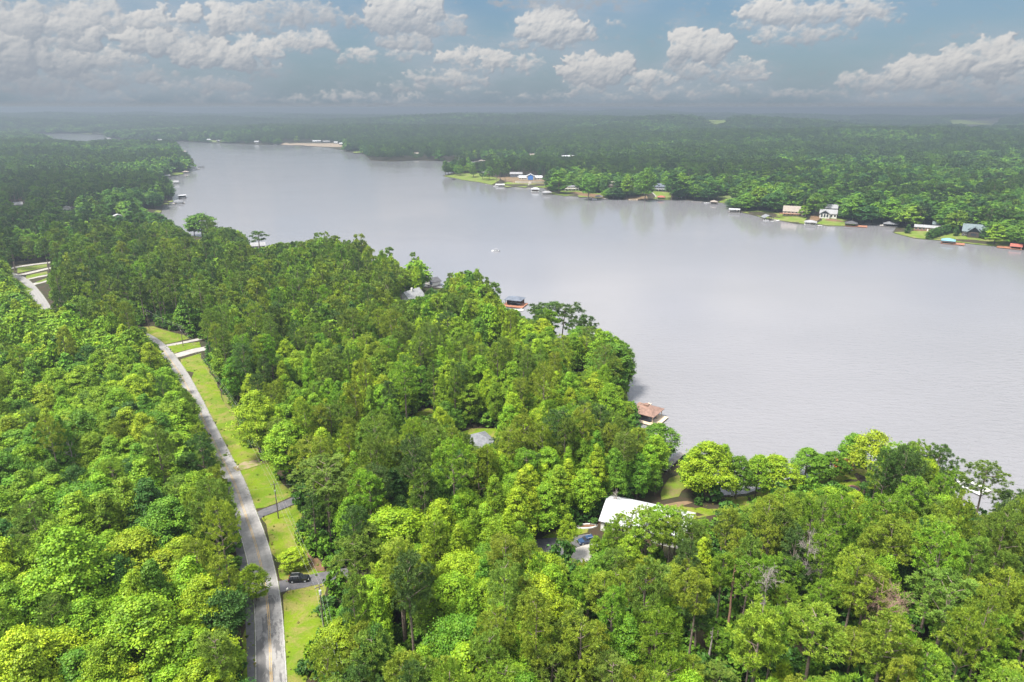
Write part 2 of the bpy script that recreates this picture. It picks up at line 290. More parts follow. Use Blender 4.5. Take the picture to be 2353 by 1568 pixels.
# ------------------------------------------------------------------ object helpers
def tag(o, label=None, cat=None, group=None, kind=None):
    if label: o['label'] = label
    if cat: o['category'] = cat
    if group: o['group'] = group
    if kind: o['kind'] = kind
    return o
def empty(name, loc, rz=0.0):
    o = bpy.data.objects.new(name, None); COL.objects.link(o); o.location = loc; o.rotation_euler = (0, 0, rz)
    o.empty_display_size = 1; return o
class MB:
    """collects shapes and links them as one mesh object"""
    def __init__(s): s.v = []; s.f = []
    def quad(s, *p):
        k = len(s.v); s.v += [tuple(q) for q in p]; s.f.append(tuple(range(k, k + len(p))))
    def box(s, x0, x1, y0, y1, z0, z1):
        k = len(s.v)
        s.v += [(x0,y0,z0),(x1,y0,z0),(x1,y1,z0),(x0,y1,z0),(x0,y0,z1),(x1,y0,z1),(x1,y1,z1),(x0,y1,z1)]
        s.f += [tuple(k+i for i in q) for q in ((3,2,1,0),(4,5,6,7),(0,1,5,4),(1,2,6,5),(2,3,7,6),(3,0,4,7))]
        return s
    def prism(s, prof, x0, x1, axis='x'):
        """polygon prof [(a, z)] drawn out along an axis"""
        k = len(s.v); n = len(prof)
        for xx in (x0, x1):
            for a, z in prof: s.v.append((xx, a, z) if axis == 'x' else (a, xx, z))
        for i in range(n): j = (i+1) % n; s.f.append((k+i, k+j, k+n+j, k+n+i))
        s.f.append(tuple(k+i for i in range(n))[::-1]); s.f.append(tuple(k+n+i for i in range(n)))
        return s
    def tube(s, pts, rad, n=6, cap=True):
        pts = [Vector(p) for p in pts]; k0 = len(s.v)
        for i, p in enumerate(pts):
            d = (pts[min(i+1, len(pts)-1)] - pts[max(i-1, 0)]).normalized()
            a = d.orthogonal().normalized() if abs(d.z) < 0.9 else (Vector((1, 0, 0)) - d*d.x).normalized()
            c = d.cross(a); r = float(rad[i] if hasattr(rad, '__len__') else rad)
            for j in range(n):
                w = 2*math.pi*j/n; s.v.append(tuple(p + r*(a*math.cos(w) + c*math.sin(w))))
        for i in range(len(pts)-1):
            for j in range(n):
                j2 = (j+1) % n; s.f.append((k0+i*n+j, k0+i*n+j2, k0+(i+1)*n+j2, k0+(i+1)*n+j))
        if cap:
            s.f.append(tuple(k0+j for j in range(n))[::-1]); s.f.append(tuple(k0+(len(pts)-1)*n+j for j in range(n)))
        return s
    def loft(s, rings):
        k0 = len(s.v); n = len(rings[0])
        for r in rings: s.v += [tuple(p) for p in r]
        for i in range(len(rings)-1):
            for j in range(n):
                j2 = (j+1) % n; s.f.append((k0+i*n+j, k0+i*n+j2, k0+(i+1)*n+j2, k0+(i+1)*n+j))
        s.f.append(tuple(k0+j for j in range(n))[::-1]); s.f.append(tuple(k0+(len(rings)-1)*n+j for j in range(n)))
        return s
    def mesh(s, name, *mats):
        me = bpy.data.meshes.new(name); me.from_pydata(s.v, [], s.f)
        for q in mats: me.materials.append(q)
        return me
    def build(s, name, material, parent=None, loc=(0, 0, 0)):
        o = bpy.data.objects.new(name, s.mesh(name, material)); COL.objects.link(o); o.location = loc
        if parent: o.parent = parent
        return o
def bx(name, material, parent, *a): return MB().box(*a).build(name, material, parent)

# ------------------------------------------------------------------ plan of land and water
def ground_hit(X, Y, z=0.0):
    d = view_dir(X, Y); k = (CAM_H - z)/(-d[2]); return np.array([d[0]*k, d[1]*k])
def project(p):
    p = np.asarray(p, float).reshape(-1, 3); x, y, z = p[:, 0], p[:, 1], p[:, 2] - CAM_H
    dep = y*math.cos(PITCH) - z*math.sin(PITCH); up = y*math.sin(PITCH) + z*math.cos(PITCH)
    dep = np.where(dep < 1, 1, dep)
    return np.stack([1176.5 + F*x/dep, 784 - F*up/dep], 1), dep
NEAR_SHORE = [(75,311),(88,318),(110,326),(160,336),(250,336),(330,340),(415,344),(438,358),(448,378),(436,392),(420,400),(385,405),(380,415),(394,426),
 (401,446),(397,462),(374,475),(370,490),(372,508),(390,522),(425,536),(440,543),(470,547),(520,562),(577,578),(620,592),(700,602),(780,607),(850,628),(880,645),
 (930,655),(975,660),(1018,664),(1045,672),(1100,692),(1150,714),(1170,735),(1200,742),(1230,762),(1284,787),(1330,812),(1385,838),(1425,862),(1443,888),
 (1440,915),(1450,955),(1468,985),(1475,1012),(1500,1062),(1528,1084),(1566,1045),(1592,1055),(1622,1112),(1660,1142),(1715,1138),(1760,1121),(1810,1109),(1860,1101),
 (1905,1084),(1945,1066),(1985,1072),(2012,1086),(2080,1122),(2150,1152),(2195,1172),(2240,1205),(2300,1255),(2360,1310),(2500,1400),(2900,1500),(3600,1500)]
FAR_SHORE = [(75,308),(160,307),(250,310),(255,318),(300,322),(380,325),(430,326),(500,329),(560,332),(640,334),(690,335),(760,340),(800,350),(838,356),(850,369),
 (900,372),(960,369),(1050,372),(1100,372),(1150,374),(1190,378),(1150,384),(1090,391),(1045,396),(1018,405),(1048,410),(1080,416),(1130,425),(1165,430),(1250,432),
 (1262,445),(1300,450),(1400,458),(1500,460),(1560,460),(1600,462),(1640,465),(1688,470),(1700,488),(1750,500),(1830,515),(1900,518),(1960,521),(1990,514),(2035,518),(2060,522),
 (2052,535),(2100,548),(2180,555),(2240,562),(2310,568),(2353,572),(2600,602),(3100,640),(3600,660)]
LAKE = np.array([ground_hit(*p) for p in NEAR_SHORE] + [ground_hit(*p) for p in FAR_SHORE[::-1]])
POND = np.array([ground_hit(*p) for p in [(276,278.5),(300,279),(322,278),(322,275),(300,274.5),(276,275.5)]])
def densify(poly, frac=0.035, wob=0.004, closed=True):
    out = []; n = len(poly)
    for i in range(n if closed else n-1):
        a, b2 = poly[i], poly[(i+1) % n]; L = np.linalg.norm(b2-a); dist = max(60, min(np.linalg.norm(a), np.linalg.norm(b2)))
        k = max(1, int(L/max(3.0, min(dist*frac, 60))))
        nrm = np.array([-(b2-a)[1], (b2-a)[0]])/max(L, 1e-6)
        for j in range(k):
            off = 0 if j == 0 else rng.normal(0, 1)*min(dist*wob, L*0.06, 6.0)
            out.append(a + (b2-a)*j/k + nrm*off)
    if not closed: out.append(poly[-1])
    return np.array(out)
LAKE = densify(LAKE); POND = densify(POND)
def inside(pts, poly):
    x, y = pts[:, 0], pts[:, 1]; res = np.zeros(len(pts), bool); n = len(poly)
    x0, y0 = poly[:, 0].min(), poly[:, 1].min(); x1, y1 = poly[:, 0].max(), poly[:, 1].max()
    idx = np.nonzero((x >= x0) & (x <= x1) & (y >= y0) & (y <= y1))[0]
    if not len(idx): return res
    xs, ys = x[idx], y[idx]; r = np.zeros(len(idx), bool)
    for i in range(n):
        ax, ay = poly[i]; bx_, by_ = poly[(i+1) % n]
        if ay == by_: continue
        c = (ay > ys) != (by_ > ys); r ^= c & (xs < (bx_-ax)*(ys-ay)/(by_-ay) + ax)
    res[idx] = r; return res
def seg_dist(pts, poly, closed=True):
    d = np.full(len(pts), 1e9); n = len(poly)
    for i in range(n if closed else n-1):
        a, b2 = poly[i], poly[(i+1) % n]; e = b2-a
        k = np.clip(((pts-a) @ e)/max(e @ e, 1e-9), 0, 1); q = a + k[:, None]*e
        d = np.minimum(d, np.hypot(*(pts-q).T))
    return d
def waves(x, y, s, seed):
    r_ = np.random.default_rng(seed); v = np.zeros_like(x)
    for k in range(7):
        a, ph, w = r_.uniform(0, 6.28), r_.uniform(0, 6.28), s*r_.uniform(0.6, 2.4); v += np.sin((x*np.cos(a)+y*np.sin(a))*6.283/w*1.0 + ph)
    return v/7
def sm(x): x = np.clip(x, 0, 1); return x*x*(3-2*x)
def height(pts, dist=None):
    """height of the land above the lake"""
    pts = np.asarray(pts, float).reshape(-1, 2)
    if dist is None: dist = seg_dist(pts, LAKE)
    r_ = np.hypot(pts[:, 0], pts[:, 1])
    z = 0.5 + 2.5*sm(dist/40)
    far = sm((r_-1300)/2200)*sm((dist-60)/600)
    z = z + far*(24 + 56*waves(pts[:, 0], pts[:, 1], 1900, 3) + 22*waves(pts[:, 0], pts[:, 1], 700, 5))
    mid = sm((r_-450)/500)*sm((dist-40)/260)
    return np.clip(z + mid*(5 + 8*waves(pts[:, 0], pts[:, 1], 480, 9)), 0.5, 78.0)
def gz(x, y): return float(height([[x, y]])[0])
def at(X, Y):
    """point on the land seen at picture position X, Y"""
    p = ground_hit(X, Y, 3.0)
    for _ in range(3): z = gz(*p); p = ground_hit(X, Y, z)
    return Vector((p[0], p[1], gz(*p)))
def mpp(X, Y):
    p = at(X, Y); return project([p])[1][0]/F
def cdt_mesh(name, pts, bound_loops, keep, zfun, mats, skirt=None):
    verts = []; edges = []
    for L in bound_loops:
        k = len(verts); n = len(L); verts += [Vector(p) for p in L]; edges += [(k+i, k+(i+1) % n) for i in range(n)]
    verts += [Vector(p) for p in pts]
    vo, eo, fo, ov, oe, of = delaunay_2d_cdt(verts, edges, [], 0, 1e-4)
    V2 = np.array([tuple(v) for v in vo]); Fs = np.array([f for f in fo if len(f) == 3]); cen = V2[Fs].mean(1)
    Fs = Fs[keep(cen)]
    used = np.unique(Fs); remap = -np.ones(len(V2), int); remap[used] = np.arange(len(used)); V2 = V2[used]; Fs = remap[Fs]
    a = V2[Fs]; cr = (a[:,1,0]-a[:,0,0])*(a[:,2,1]-a[:,0,1])-(a[:,1,1]-a[:,0,1])*(a[:,2,0]-a[:,0,0]); Fs[cr < 0] = Fs[cr < 0][:, ::-1]
    z = zfun(V2); V3 = [(*p, zz) for p, zz in zip(V2, z)]; Fl = [tuple(f) for f in Fs.tolist()]
    if skirt is not None:
        cnt = {}
        for f in Fl:
            for i in range(3): e = (f[i], f[(i+1) % 3]); cnt[tuple(sorted(e))] = None if tuple(sorted(e)) in cnt else e
        low = {}
        for e in [e for e in cnt.values() if e]:
            for q in e:
                if q not in low: low[q] = len(V3); V3.append((V2[q][0], V2[q][1], skirt if np.ndim(skirt) == 0 else V3[q][2]-0.3))
            Fl.append((e[1], e[0], low[e[0]], low[e[1]]))
    me = bpy.data.meshes.new(name); me.from_pydata(V3, [], Fl)
    for q in mats: me.materials.append(q)
    o = bpy.data.objects.new(name, me); COL.objects.link(o); return o

# ground
gp = []
for r_ in 45*1.055**np.arange(0, 104):
    if r_ > 11500: break
    n = int(130/2.2); aa = np.radians(np.linspace(-66, 66, n) + rng.uniform(0, 1)); gp.append(np.stack([r_*np.sin(aa), r_*np.cos(aa)], 1))
gx, gy = np.meshgrid(np.arange(-280, 330, 9.0), np.arange(30, 520, 9.0)); gp.append(np.stack([gx.ravel(), gy.ravel()], 1) + rng.uniform(-2, 2, (gx.size, 2)))
aa = np.radians(np.arange(70, 290, 15)); gp += [np.stack([q*np.sin(aa), q*np.cos(aa)], 1) for q in (60, 250, 1000, 4000)]
gp = np.concatenate(gp)
gp = gp[~inside(gp, LAKE)]; gp = gp[seg_dist(gp, LAKE) > np.maximum(2.0, np.hypot(*gp.T)*0.004)]
aa = np.linspace(0, 2*math.pi, 90, endpoint=False); OUTER = np.stack([12000*np.sin(aa), 12000*np.cos(aa)], 1)
ground = cdt_mesh('ground', gp, [OUTER, LAKE, POND], lambda c: inside(c, OUTER) & ~inside(c, LAKE) & ~inside(c, POND), height, [M['floor']], skirt=-0.6)
tag(ground, kind='structure'); ground['label'] = 'dark forest floor of the lake shores'
w = MB(); w.quad((-12500, -12500, 0), (12500, -12500, 0), (12500, 12500, 0), (-12500, 12500, 0)); tag(w.build('water', M['water']), 'pale grey lake water with fine ripples', kind='structure')
hb = MB().box(-12900, 12900, -12900, 12900, -1.6, 117.0).build('haze', M['haze']); tag(hb, kind='stuff'); hb.display_type = 'WIRE'
hb['label'] = 'thin bluish haze over the whole lake country'

# sheets lying on the land
LIE = []       # (polygon on the plan, keep-out margin) for everything that stays free of trees
def sheet(name, px, material, off, label, free=1.0, kind='structure', step=None, wob=0.004):
    poly = densify(np.array([at(*q)[:2] for q in px]), 0.02, wob)
    if free is not None: LIE.append((poly, free))
    dist = np.hypot(*poly.mean(0)); st = step or max(4.0, dist*0.02)
    x0, y0 = poly.min(0); x1, y1 = poly.max(0)
    gx, gy = np.meshgrid(np.arange(x0, x1, st), np.arange(y0, y1, st)); pts = np.stack([gx.ravel(), gy.ravel()], 1)
    if len(pts): pts = pts[inside(pts, poly)]
    if len(pts): pts = pts[seg_dist(pts, poly) > st*0.3]
    o = cdt_mesh(name, pts, [poly], lambda c: inside(c, poly) & ~inside(c, LAKE), lambda v: height(v) + off, [material], skirt=np.array([1]))
    return tag(o, label, kind=kind)
def ribbon(name, pts, width, material, off, label, free=1.5, x0=None, x1=None, parent=None, smooth=True, step=3.0):
    """strip along a line on the land: pts in picture positions or plan points"""
    p = np.array([q if len(q) == 3 else tuple(at(*q)) for q in pts], float)[:, :2]
    if smooth:
        for _ in range(3):
            q = [p[0]]
            for i in range(len(p)-1): q += [0.75*p[i]+0.25*p[i+1], 0.25*p[i]+0.75*p[i+1]]
            p = np.array(q + [p[-1]])
    L = np.concatenate([[0], np.cumsum(np.hypot(*np.diff(p, axis=0).T))]); s_ = np.linspace(0, L[-1], max(2, int(L[-1]/step)+1))
    p = np.stack([np.interp(s_, L, p[:, 0]), np.interp(s_, L, p[:, 1])], 1)
    d = np.gradient(p, axis=0); d /= np.maximum(np.hypot(*d.T)[:, None], 1e-6); nrm = np.stack([d[:, 1], -d[:, 0]], 1)
    ws = (x0, x1) if x0 is not None else (-width/2, width/2)
    cols = np.linspace(ws[0], ws[1], 2 if (ws[1]-ws[0]) < 1 else 4)
    rows = [p + nrm*c for c in cols]; k = len(cols); V3 = []; Fl = []; uv = []
    for i in range(len(p)):
        for j in range(k): q = rows[j][i]; V3.append((q[0], q[1], 0)); uv.append((cols[j], s_[i]))
    zz = height(np.array(V3)[:, :2]) + off; V3 = [(v[0], v[1], z) for v, z in zip(V3, zz)]
    for i in range(len(p)-1):
        for j in range(k-1): Fl.append((i*k+j, i*k+j+1, (i+1)*k+j+1, (i+1)*k+j))
    # sides
    for j, sgn in ((0, 1), (k-1, -1)):
        b0 = len(V3)
        for i in range(len(p)): v = V3[i*k+j]; V3.append((v[0], v[1], v[2]-0.25)); uv.append(uv[i*k+j])
        for i in range(len(p)-1): Fl.append((i*k+j, (i+1)*k+j, b0+i+1, b0+i) if sgn > 0 else (i*k+j, b0+i, b0+i+1, (i+1)*k+j))
    me = bpy.data.meshes.new(name); me.from_pydata(V3, [], Fl); me.materials.append(material)
    ul = me.uv_layers.new(name='UVMap'); li = np.zeros(len(me.loops), int); me.loops.foreach_get('vertex_index', li)
    ul.data.foreach_set('uv', np.array(uv)[li].ravel())
    o = bpy.data.objects.new(name, me); COL.objects.link(o)
    if parent: o.parent = parent
    elif label: tag(o, label, kind='structure')
    if free is not None: LIE.append((np.concatenate([rows[0], rows[-1][::-1]]), free))
    return o, p
def D3(*src): return [(x/1.275, y/1.275) for x, y in src]      # full-size picture positions
ROAD = D3((806,2350),(797,2080),(795,1999),(788,1800),(774,1694),(748,1588),(717,1503),(690,1418),(647,1338),(605,1250),(573,1182),(531,1100),(499,1055),(478,1025),(430,985),(330,950),(200,933),(138,915),(118,880),(95,848),(62,815),(20,800),(-60,788))
road, road_line = ribbon('road', ROAD, 6.2, M['road'], 0.10, 'worn pale grey two lane road with dark patches')
for xx in (-0.24, 0.10): ribbon('centre_line', ROAD[:14], 0, M['yellow_paint'], 0.106, None, None, xx, xx+0.14, parent=road)
ribbon('edge_line', ROAD[:7], 0, M['worn_paint'], 0.106, None, None, -2.95, -2.83, parent=road)
ribbon('edge_line', ROAD[:7], 0, M['worn_paint'], 0.106, None, None, 2.83, 2.92, parent=road)
ribbon('road_shoulder', D3((745,2100),(741,1999),(735,1830),(722,1694),(700,1600),(678,1510),(660,1440)), 2.0, M['shoulder'], 0.06, 'dark old asphalt shoulder along the road', free=0.2)

# ------------------------------------------------------------------ driveways, lawns, bare soil
ribbon('driveway', [(630,1352),(660,1345),(700,1338),(745,1327),(800,1318)], 4.4, M['asphalt'], 0.08, 'dark asphalt driveway with a black car parked on it')
ribbon('driveway', [(588,1188),(612,1175),(640,1166),(682,1148),(720,1130)], 3.6, M['asphalt'], 0.08, 'narrow asphalt driveway beside the utility pole at the middle of the verge')
ribbon('driveway', [(385,822),(410,817),(435,809),(462,803),(490,798)], 6.0, M['concrete'], 0.08, 'wide pale concrete driveway off the bend of the road')
ribbon('driveway', [(360,800),(380,795),(410,790),(440,784),(465,778)], 3.2, M['concrete'], 0.075, 'narrow pale concrete driveway beyond the wide one')
ribbon('driveway', [(20,618),(50,612),(85,607),(130,602)], 5.0, M['concrete'], 0.075, 'farthest of the pale driveways across the upper road')
ribbon('driveway', [(48,632),(70,627),(107,618),(140,612)], 5.0, M['concrete'], 0.08, 'middle pale driveway across the upper road')
ribbon('driveway', [(50,645),(75,639),(108,633),(140,628)], 4.5, M['concrete'], 0.082, 'pale driveway at the top of the upper road bend')
ribbon('driveway', [(72,655),(90,650),(112,645),(140,640)], 5.0, M['concrete'], 0.078, 'short pale driveway at the outer side of the upper road bend')
sheet('driveway', [(1205,1262),(1232,1240),(1290,1236),(1350,1228),(1372,1238),(1340,1252),(1318,1262),(1310,1290),(1270,1300),(1225,1285)], M['asphalt'], 0.09, 'dark asphalt turning area by the white metal roofed house')
sheet('concrete_pad', [(1318,1262),(1345,1252),(1385,1246),(1400,1262),(1365,1290),(1340,1310),(1305,1296)], M['concrete'], 0.10, 'pale concrete pad before the white metal roofed house')
LAWNS = [
 ([(655,1620),(655,1480),(652,1400),(650,1368),(668,1352),(700,1346),(752,1334),(756,1400),(750,1450),(722,1500),(705,1560),(702,1620)], 'roadside lawn below the driveway with the black car'),
 ([(643,1330),(632,1280),(615,1225),(600,1190),(640,1176),(684,1158),(695,1200),(708,1262),(738,1295),(748,1318),(700,1330),(660,1338)], 'roadside lawn between the two asphalt driveways'),
 ([(582,1170),(560,1120),(540,1075),(520,1040),(495,985),(468,925),(440,870),(415,826),(462,812),(482,845),(500,890),(530,945),(560,1000),(600,1040),(640,1095),(676,1138),(640,1155),(610,1166)], 'long roadside lawn beside the upper straight of the road'),
 ([(365,795),(330,752),(352,750),(400,765),(436,778),(405,786)], 'small lawn beyond the narrow concrete driveway'),
 ([(385,806),(376,798),(410,792),(458,786),(462,798),(430,804),(402,812)], 'grass strip between the two concrete driveways'),
 ([(560,1620),(562,1500),(566,1440),(586,1410),(588,1500),(590,1620)], 'grass strip on the wooded side of the road'),
 ([(42,655),(32,640),(38,640),(62,660),(78,690),(92,712),(84,712),(66,690)], 'grass strip inside the upper road bend'),
 ([(40,628),(40,616),(80,611),(108,607),(108,614),(70,622)], 'grass between the two farthest driveways'),
 ([(60,642),(60,634),(108,624),(110,630)], 'grass between the middle driveways of the upper road'),
 ([(80,650),(110,638),(112,643),(90,650)], 'grass beside the short driveway'),
 ([(1385,1200),(1440,1182),(1500,1168),(1530,1160),(1600,1168),(1660,1144),(1715,1141),(1760,1124),(1810,1112),(1860,1104),(1905,1088),(1945,1070),(1985,1076),(2010,1090),(2005,1135),(1950,1135),(1880,1125),(1800,1135),(1740,1165),(1660,1180),(1600,1192),(1560,1230),(1500,1185),(1440,1195)], 'lakeside lawn behind the white metal roofed house'),
 ([(1245,1236),(1270,1222),(1320,1214),(1355,1206),(1350,1224),(1300,1233)], 'small lawn beside the asphalt turning area'),
 ([(968,662),(1018,666),(1030,672),(1000,686),(972,690)], 'lakeside lawn by the white boathouse'),
 ([(430,537),(455,544),(490,556),(470,562),(440,552)], 'lawn at the shore by the two lone trees'),
 ([(374,475),(375,466),(398,461),(396,464)], 'small lawn at the point by two docks'),
 ([(384,405),(385,399),(425,396),(420,400)], 'lawn strip at the far wooded point'),
 ([(225,500),(262,500),(262,506),(230,508)], 'clearing by the small white shed'),
 ([(318,470),(330,466),(352,480),(372,486),(360,492),(335,486)], 'clearing in the woods near the shore'),
 ([(945,955),(985,938),(1002,945),(985,965),(955,972)], 'grassy clearing amid the bright trees'),
 ([(1040,1002),(1085,985),(1140,985),(1170,1005),(1150,1040),(1060,1045)], 'yard round the grey roofed house'),
 ([(1020,405),(1045,400.5),(1090,398),(1120,403),(1150,412),(1130,425),(1080,416),(1048,410)], 'lawn at the tip of the far peninsula'),
 ([(1150,425),(1165,419),(1255,421),(1264,430),(1250,432),(1165,430)], 'lawn below the white mansion'),
 ([(1262,445),(1300,434),(1340,442),(1395,446),(1400,457),(1330,453),(1300,450)], 'lawn below the white balcony house'),
 ([(1392,441),(1425,438),(1428,452),(1395,452)], 'lawn below the tan roofed house on the far shore'),
 ([(1500,459),(1500,440),(1540,438),(1545,448),(1540,459)], 'lawn below the navy roofed house'),
 ([(1650,465),(1662,460),(1690,458),(1700,468),(1690,470)], 'lawn behind the white flat boathouse'),
 ([(1705,488),(1750,482),(1795,490),(1855,500),(1850,515),(1800,508),(1750,500)], 'lawn below the house with the red deck'),
 ([(1875,514),(1890,500),(1930,500),(1968,512),(1960,520),(1900,518)], 'lawn below the white gabled house'),
 ([(2054,535),(2075,524),(2110,525),(2150,531),(2200,533),(2275,543),(2335,558),(2310,567),(2240,561),(2180,554),(2100,547)], 'broad lawn round the dark log house'),
 ([(1375,375),(1420,374),(1420,377),(1375,378)], 'far lawn strip at the inlet'),
 ([(812,349),(840,347),(840,351),(812,352)], 'far lawn strip by the marina'),
 ([(1580,298),(1640,286),(1730,282),(1710,293),(1640,302)], 'far bright meadow in the hazy woods'),
 ([(1860,290),(1900,284),(1990,287),(2000,293),(1920,295)], 'second far meadow in the hazy woods of the far shore'),
 ([(2170,276),(2230,273),(2340,275),(2300,279)], 'farthest meadow at the hazy edge of the woods'),
]
LAWN_POLYS = []
for px, lab in LAWNS:
    LAWN_POLYS.append(np.array([at(*q)[:2] for q in px]))
    far = project([at(*px[0])])[1][0] > 420
    sheet('lawn', px, M['far_lawn'] if far else M['lawn'], 0.035 if not far else 0.10, lab + ', yellow green')
for px, mm, lab in [
 ([(704,1268),(714,1270),(740,1294),(748,1312),(728,1314),(712,1296)], 'red_soil', 'bare red soil under the trees by the black car'),
 ([(1500,1172),(1530,1160),(1580,1152),(1592,1156),(1560,1166),(1520,1177)], 'brown_soil', 'bare brown soil across the lakeside lawn'),
 ([(1538,1100),(1560,1092),(1580,1120),(1560,1142),(1520,1150)], 'rough_grass', 'rough grass slope by the inlet'),
 ([(535,1076),(560,1062),(600,1056),(608,1066),(570,1078),(545,1084)], 'rough_dirt', 'sandy bare strip across the roadside lawn'),
 ([(505,885),(530,900),(560,955),(575,1000),(560,1005),(535,955)], 'rough_grass', 'rough scrubby ground beside the upper lawn'),
 ([(1858,512),(1862,499),(1880,486),(1892,492),(1886,503),(1872,513)], 'red_soil', 'red soil bank between the two far houses'),
 ([(1895,508),(1900,503),(1950,507),(1952,513)], 'red_soil', 'red soil strip below the white gabled house'),
 ([(1300,445),(1320,441),(1380,449),(1395,456),(1340,452)], 'red_soil', 'red soil below the white balcony house'),
 ([(1140,409),(1190,405),(1258,417),(1260,424),(1200,424),(1160,418)], 'brown_soil', 'brown soil round the white mansion terrace'),
 ([(1434,453),(1486,452),(1490,459),(1432,458)], 'brown_soil', 'brown soil at the far docks'),
 ([(2195,1170),(2200,1150),(2216,1150),(2212,1172)], 'red_soil', 'bare orange soil among the lakeside pines'),
 ([(640,333),(655,328),(720,327),(790,331),(792,338),(745,337.5),(700,335)], 'sand', 'far sandy beach and marina yard'),
 ([(375,292.5),(380,291),(440,290.6),(440,292.2)], 'sand', 'far bare strip in the woods'),
 ([(435,325.5),(445,322),(520,322),(525,327),(500,328)], 'pale_meadow', 'far pale shore meadow'),
 ([(60,306.5),(100,302),(160,301),(220,303),(250,308),(160,306)], 'pale_meadow', 'far pale shore of the lake arm'),
 ([(1120,790),(1140,786),(1142,797),(1122,800)], 'red_soil', 'red mulch glimpsed between trees'),
 ([(1630,455),(1660,448),(1700,450),(1700,458),(1660,460)], 'pale_meadow', 'pale clearing by the white gazebo')]:
    sheet('bare_ground' if 'soil' in mm or mm == 'sand' else 'rough_grass', px, M[mm], 0.14 if project([at(*px[0])])[1][0] < 420 else 0.20, lab, free=0.3)

# ------------------------------------------------------------------ places that must stay visible: outlines of what the photograph shows uncovered
CLEAR = []     # (outline in picture positions, distance behind which trees do not matter)
WATER_VIEW = [(412,327),(414,338),(430,350),(442,365),(450,378),(440,392),(412,401),(388,407),(400,420),(404,432),(406,448),(398,466),(380,476),(384,492),(380,505),(400,512),(420,528),(432,536),
 (436,510),(450,497),(490,500),(497,520),(540,522),(560,537),(583,547),(592,534),(603,542),(615,562),(640,554),(660,552),(705,555),(717,537),(747,528),(790,526),(828,524),(850,546),(867,537),(888,537),(897,562),(915,580),(922,612),(936,614),(936,592),(950,578),(970,587),(972,607),(984,630),(986,650),
 (1000,654),(1022,640),(1030,627),(1060,622),(1090,617),(1120,627),(1145,647),(1152,668),(1154,690),(1185,690),(1210,715),(1198,732),(1216,732),(1216,712),(1237,701),(1270,696),(1300,706),(1335,702),(1350,736),(1380,757),(1420,767),(1440,787),(1460,822),(1456,860),(1446,885),(1441,908),(1450,925),(1520,935),(1530,968),(1502,980),(1478,990),(1490,1000),
 (1520,978),(1550,983),(1568,1000),(1562,1030),(1582,1026),(1610,1017),(1642,1020),(1682,1027),(1690,1003),(1716,1012),(1722,1045),(1745,1047),(1770,1047),(1798,1055),(1816,1080),(1812,1104),(1824,1062),(1828,1042),(1850,1031),(1900,1042),(1920,1050),(1930,1005),(1950,1000),(1970,1012),(1990,997),(2033,1007),(2046,1030),(2078,1022),(2105,1012),(2112,1034),(2130,1022),(2158,1036),(2180,1078),(2200,1080),(2225,1064),(2263,1086),(2277,1112),(2292,1140),(2360,1137),
 (2360,572),(2200,558),(2100,550),(2055,537),(1960,522),(1830,516),(1700,490),(1640,468),(1500,462),(1300,452),(1250,434),(1130,427),(1020,406),(1000,378),(850,374),(760,344),(640,337),(500,331)]
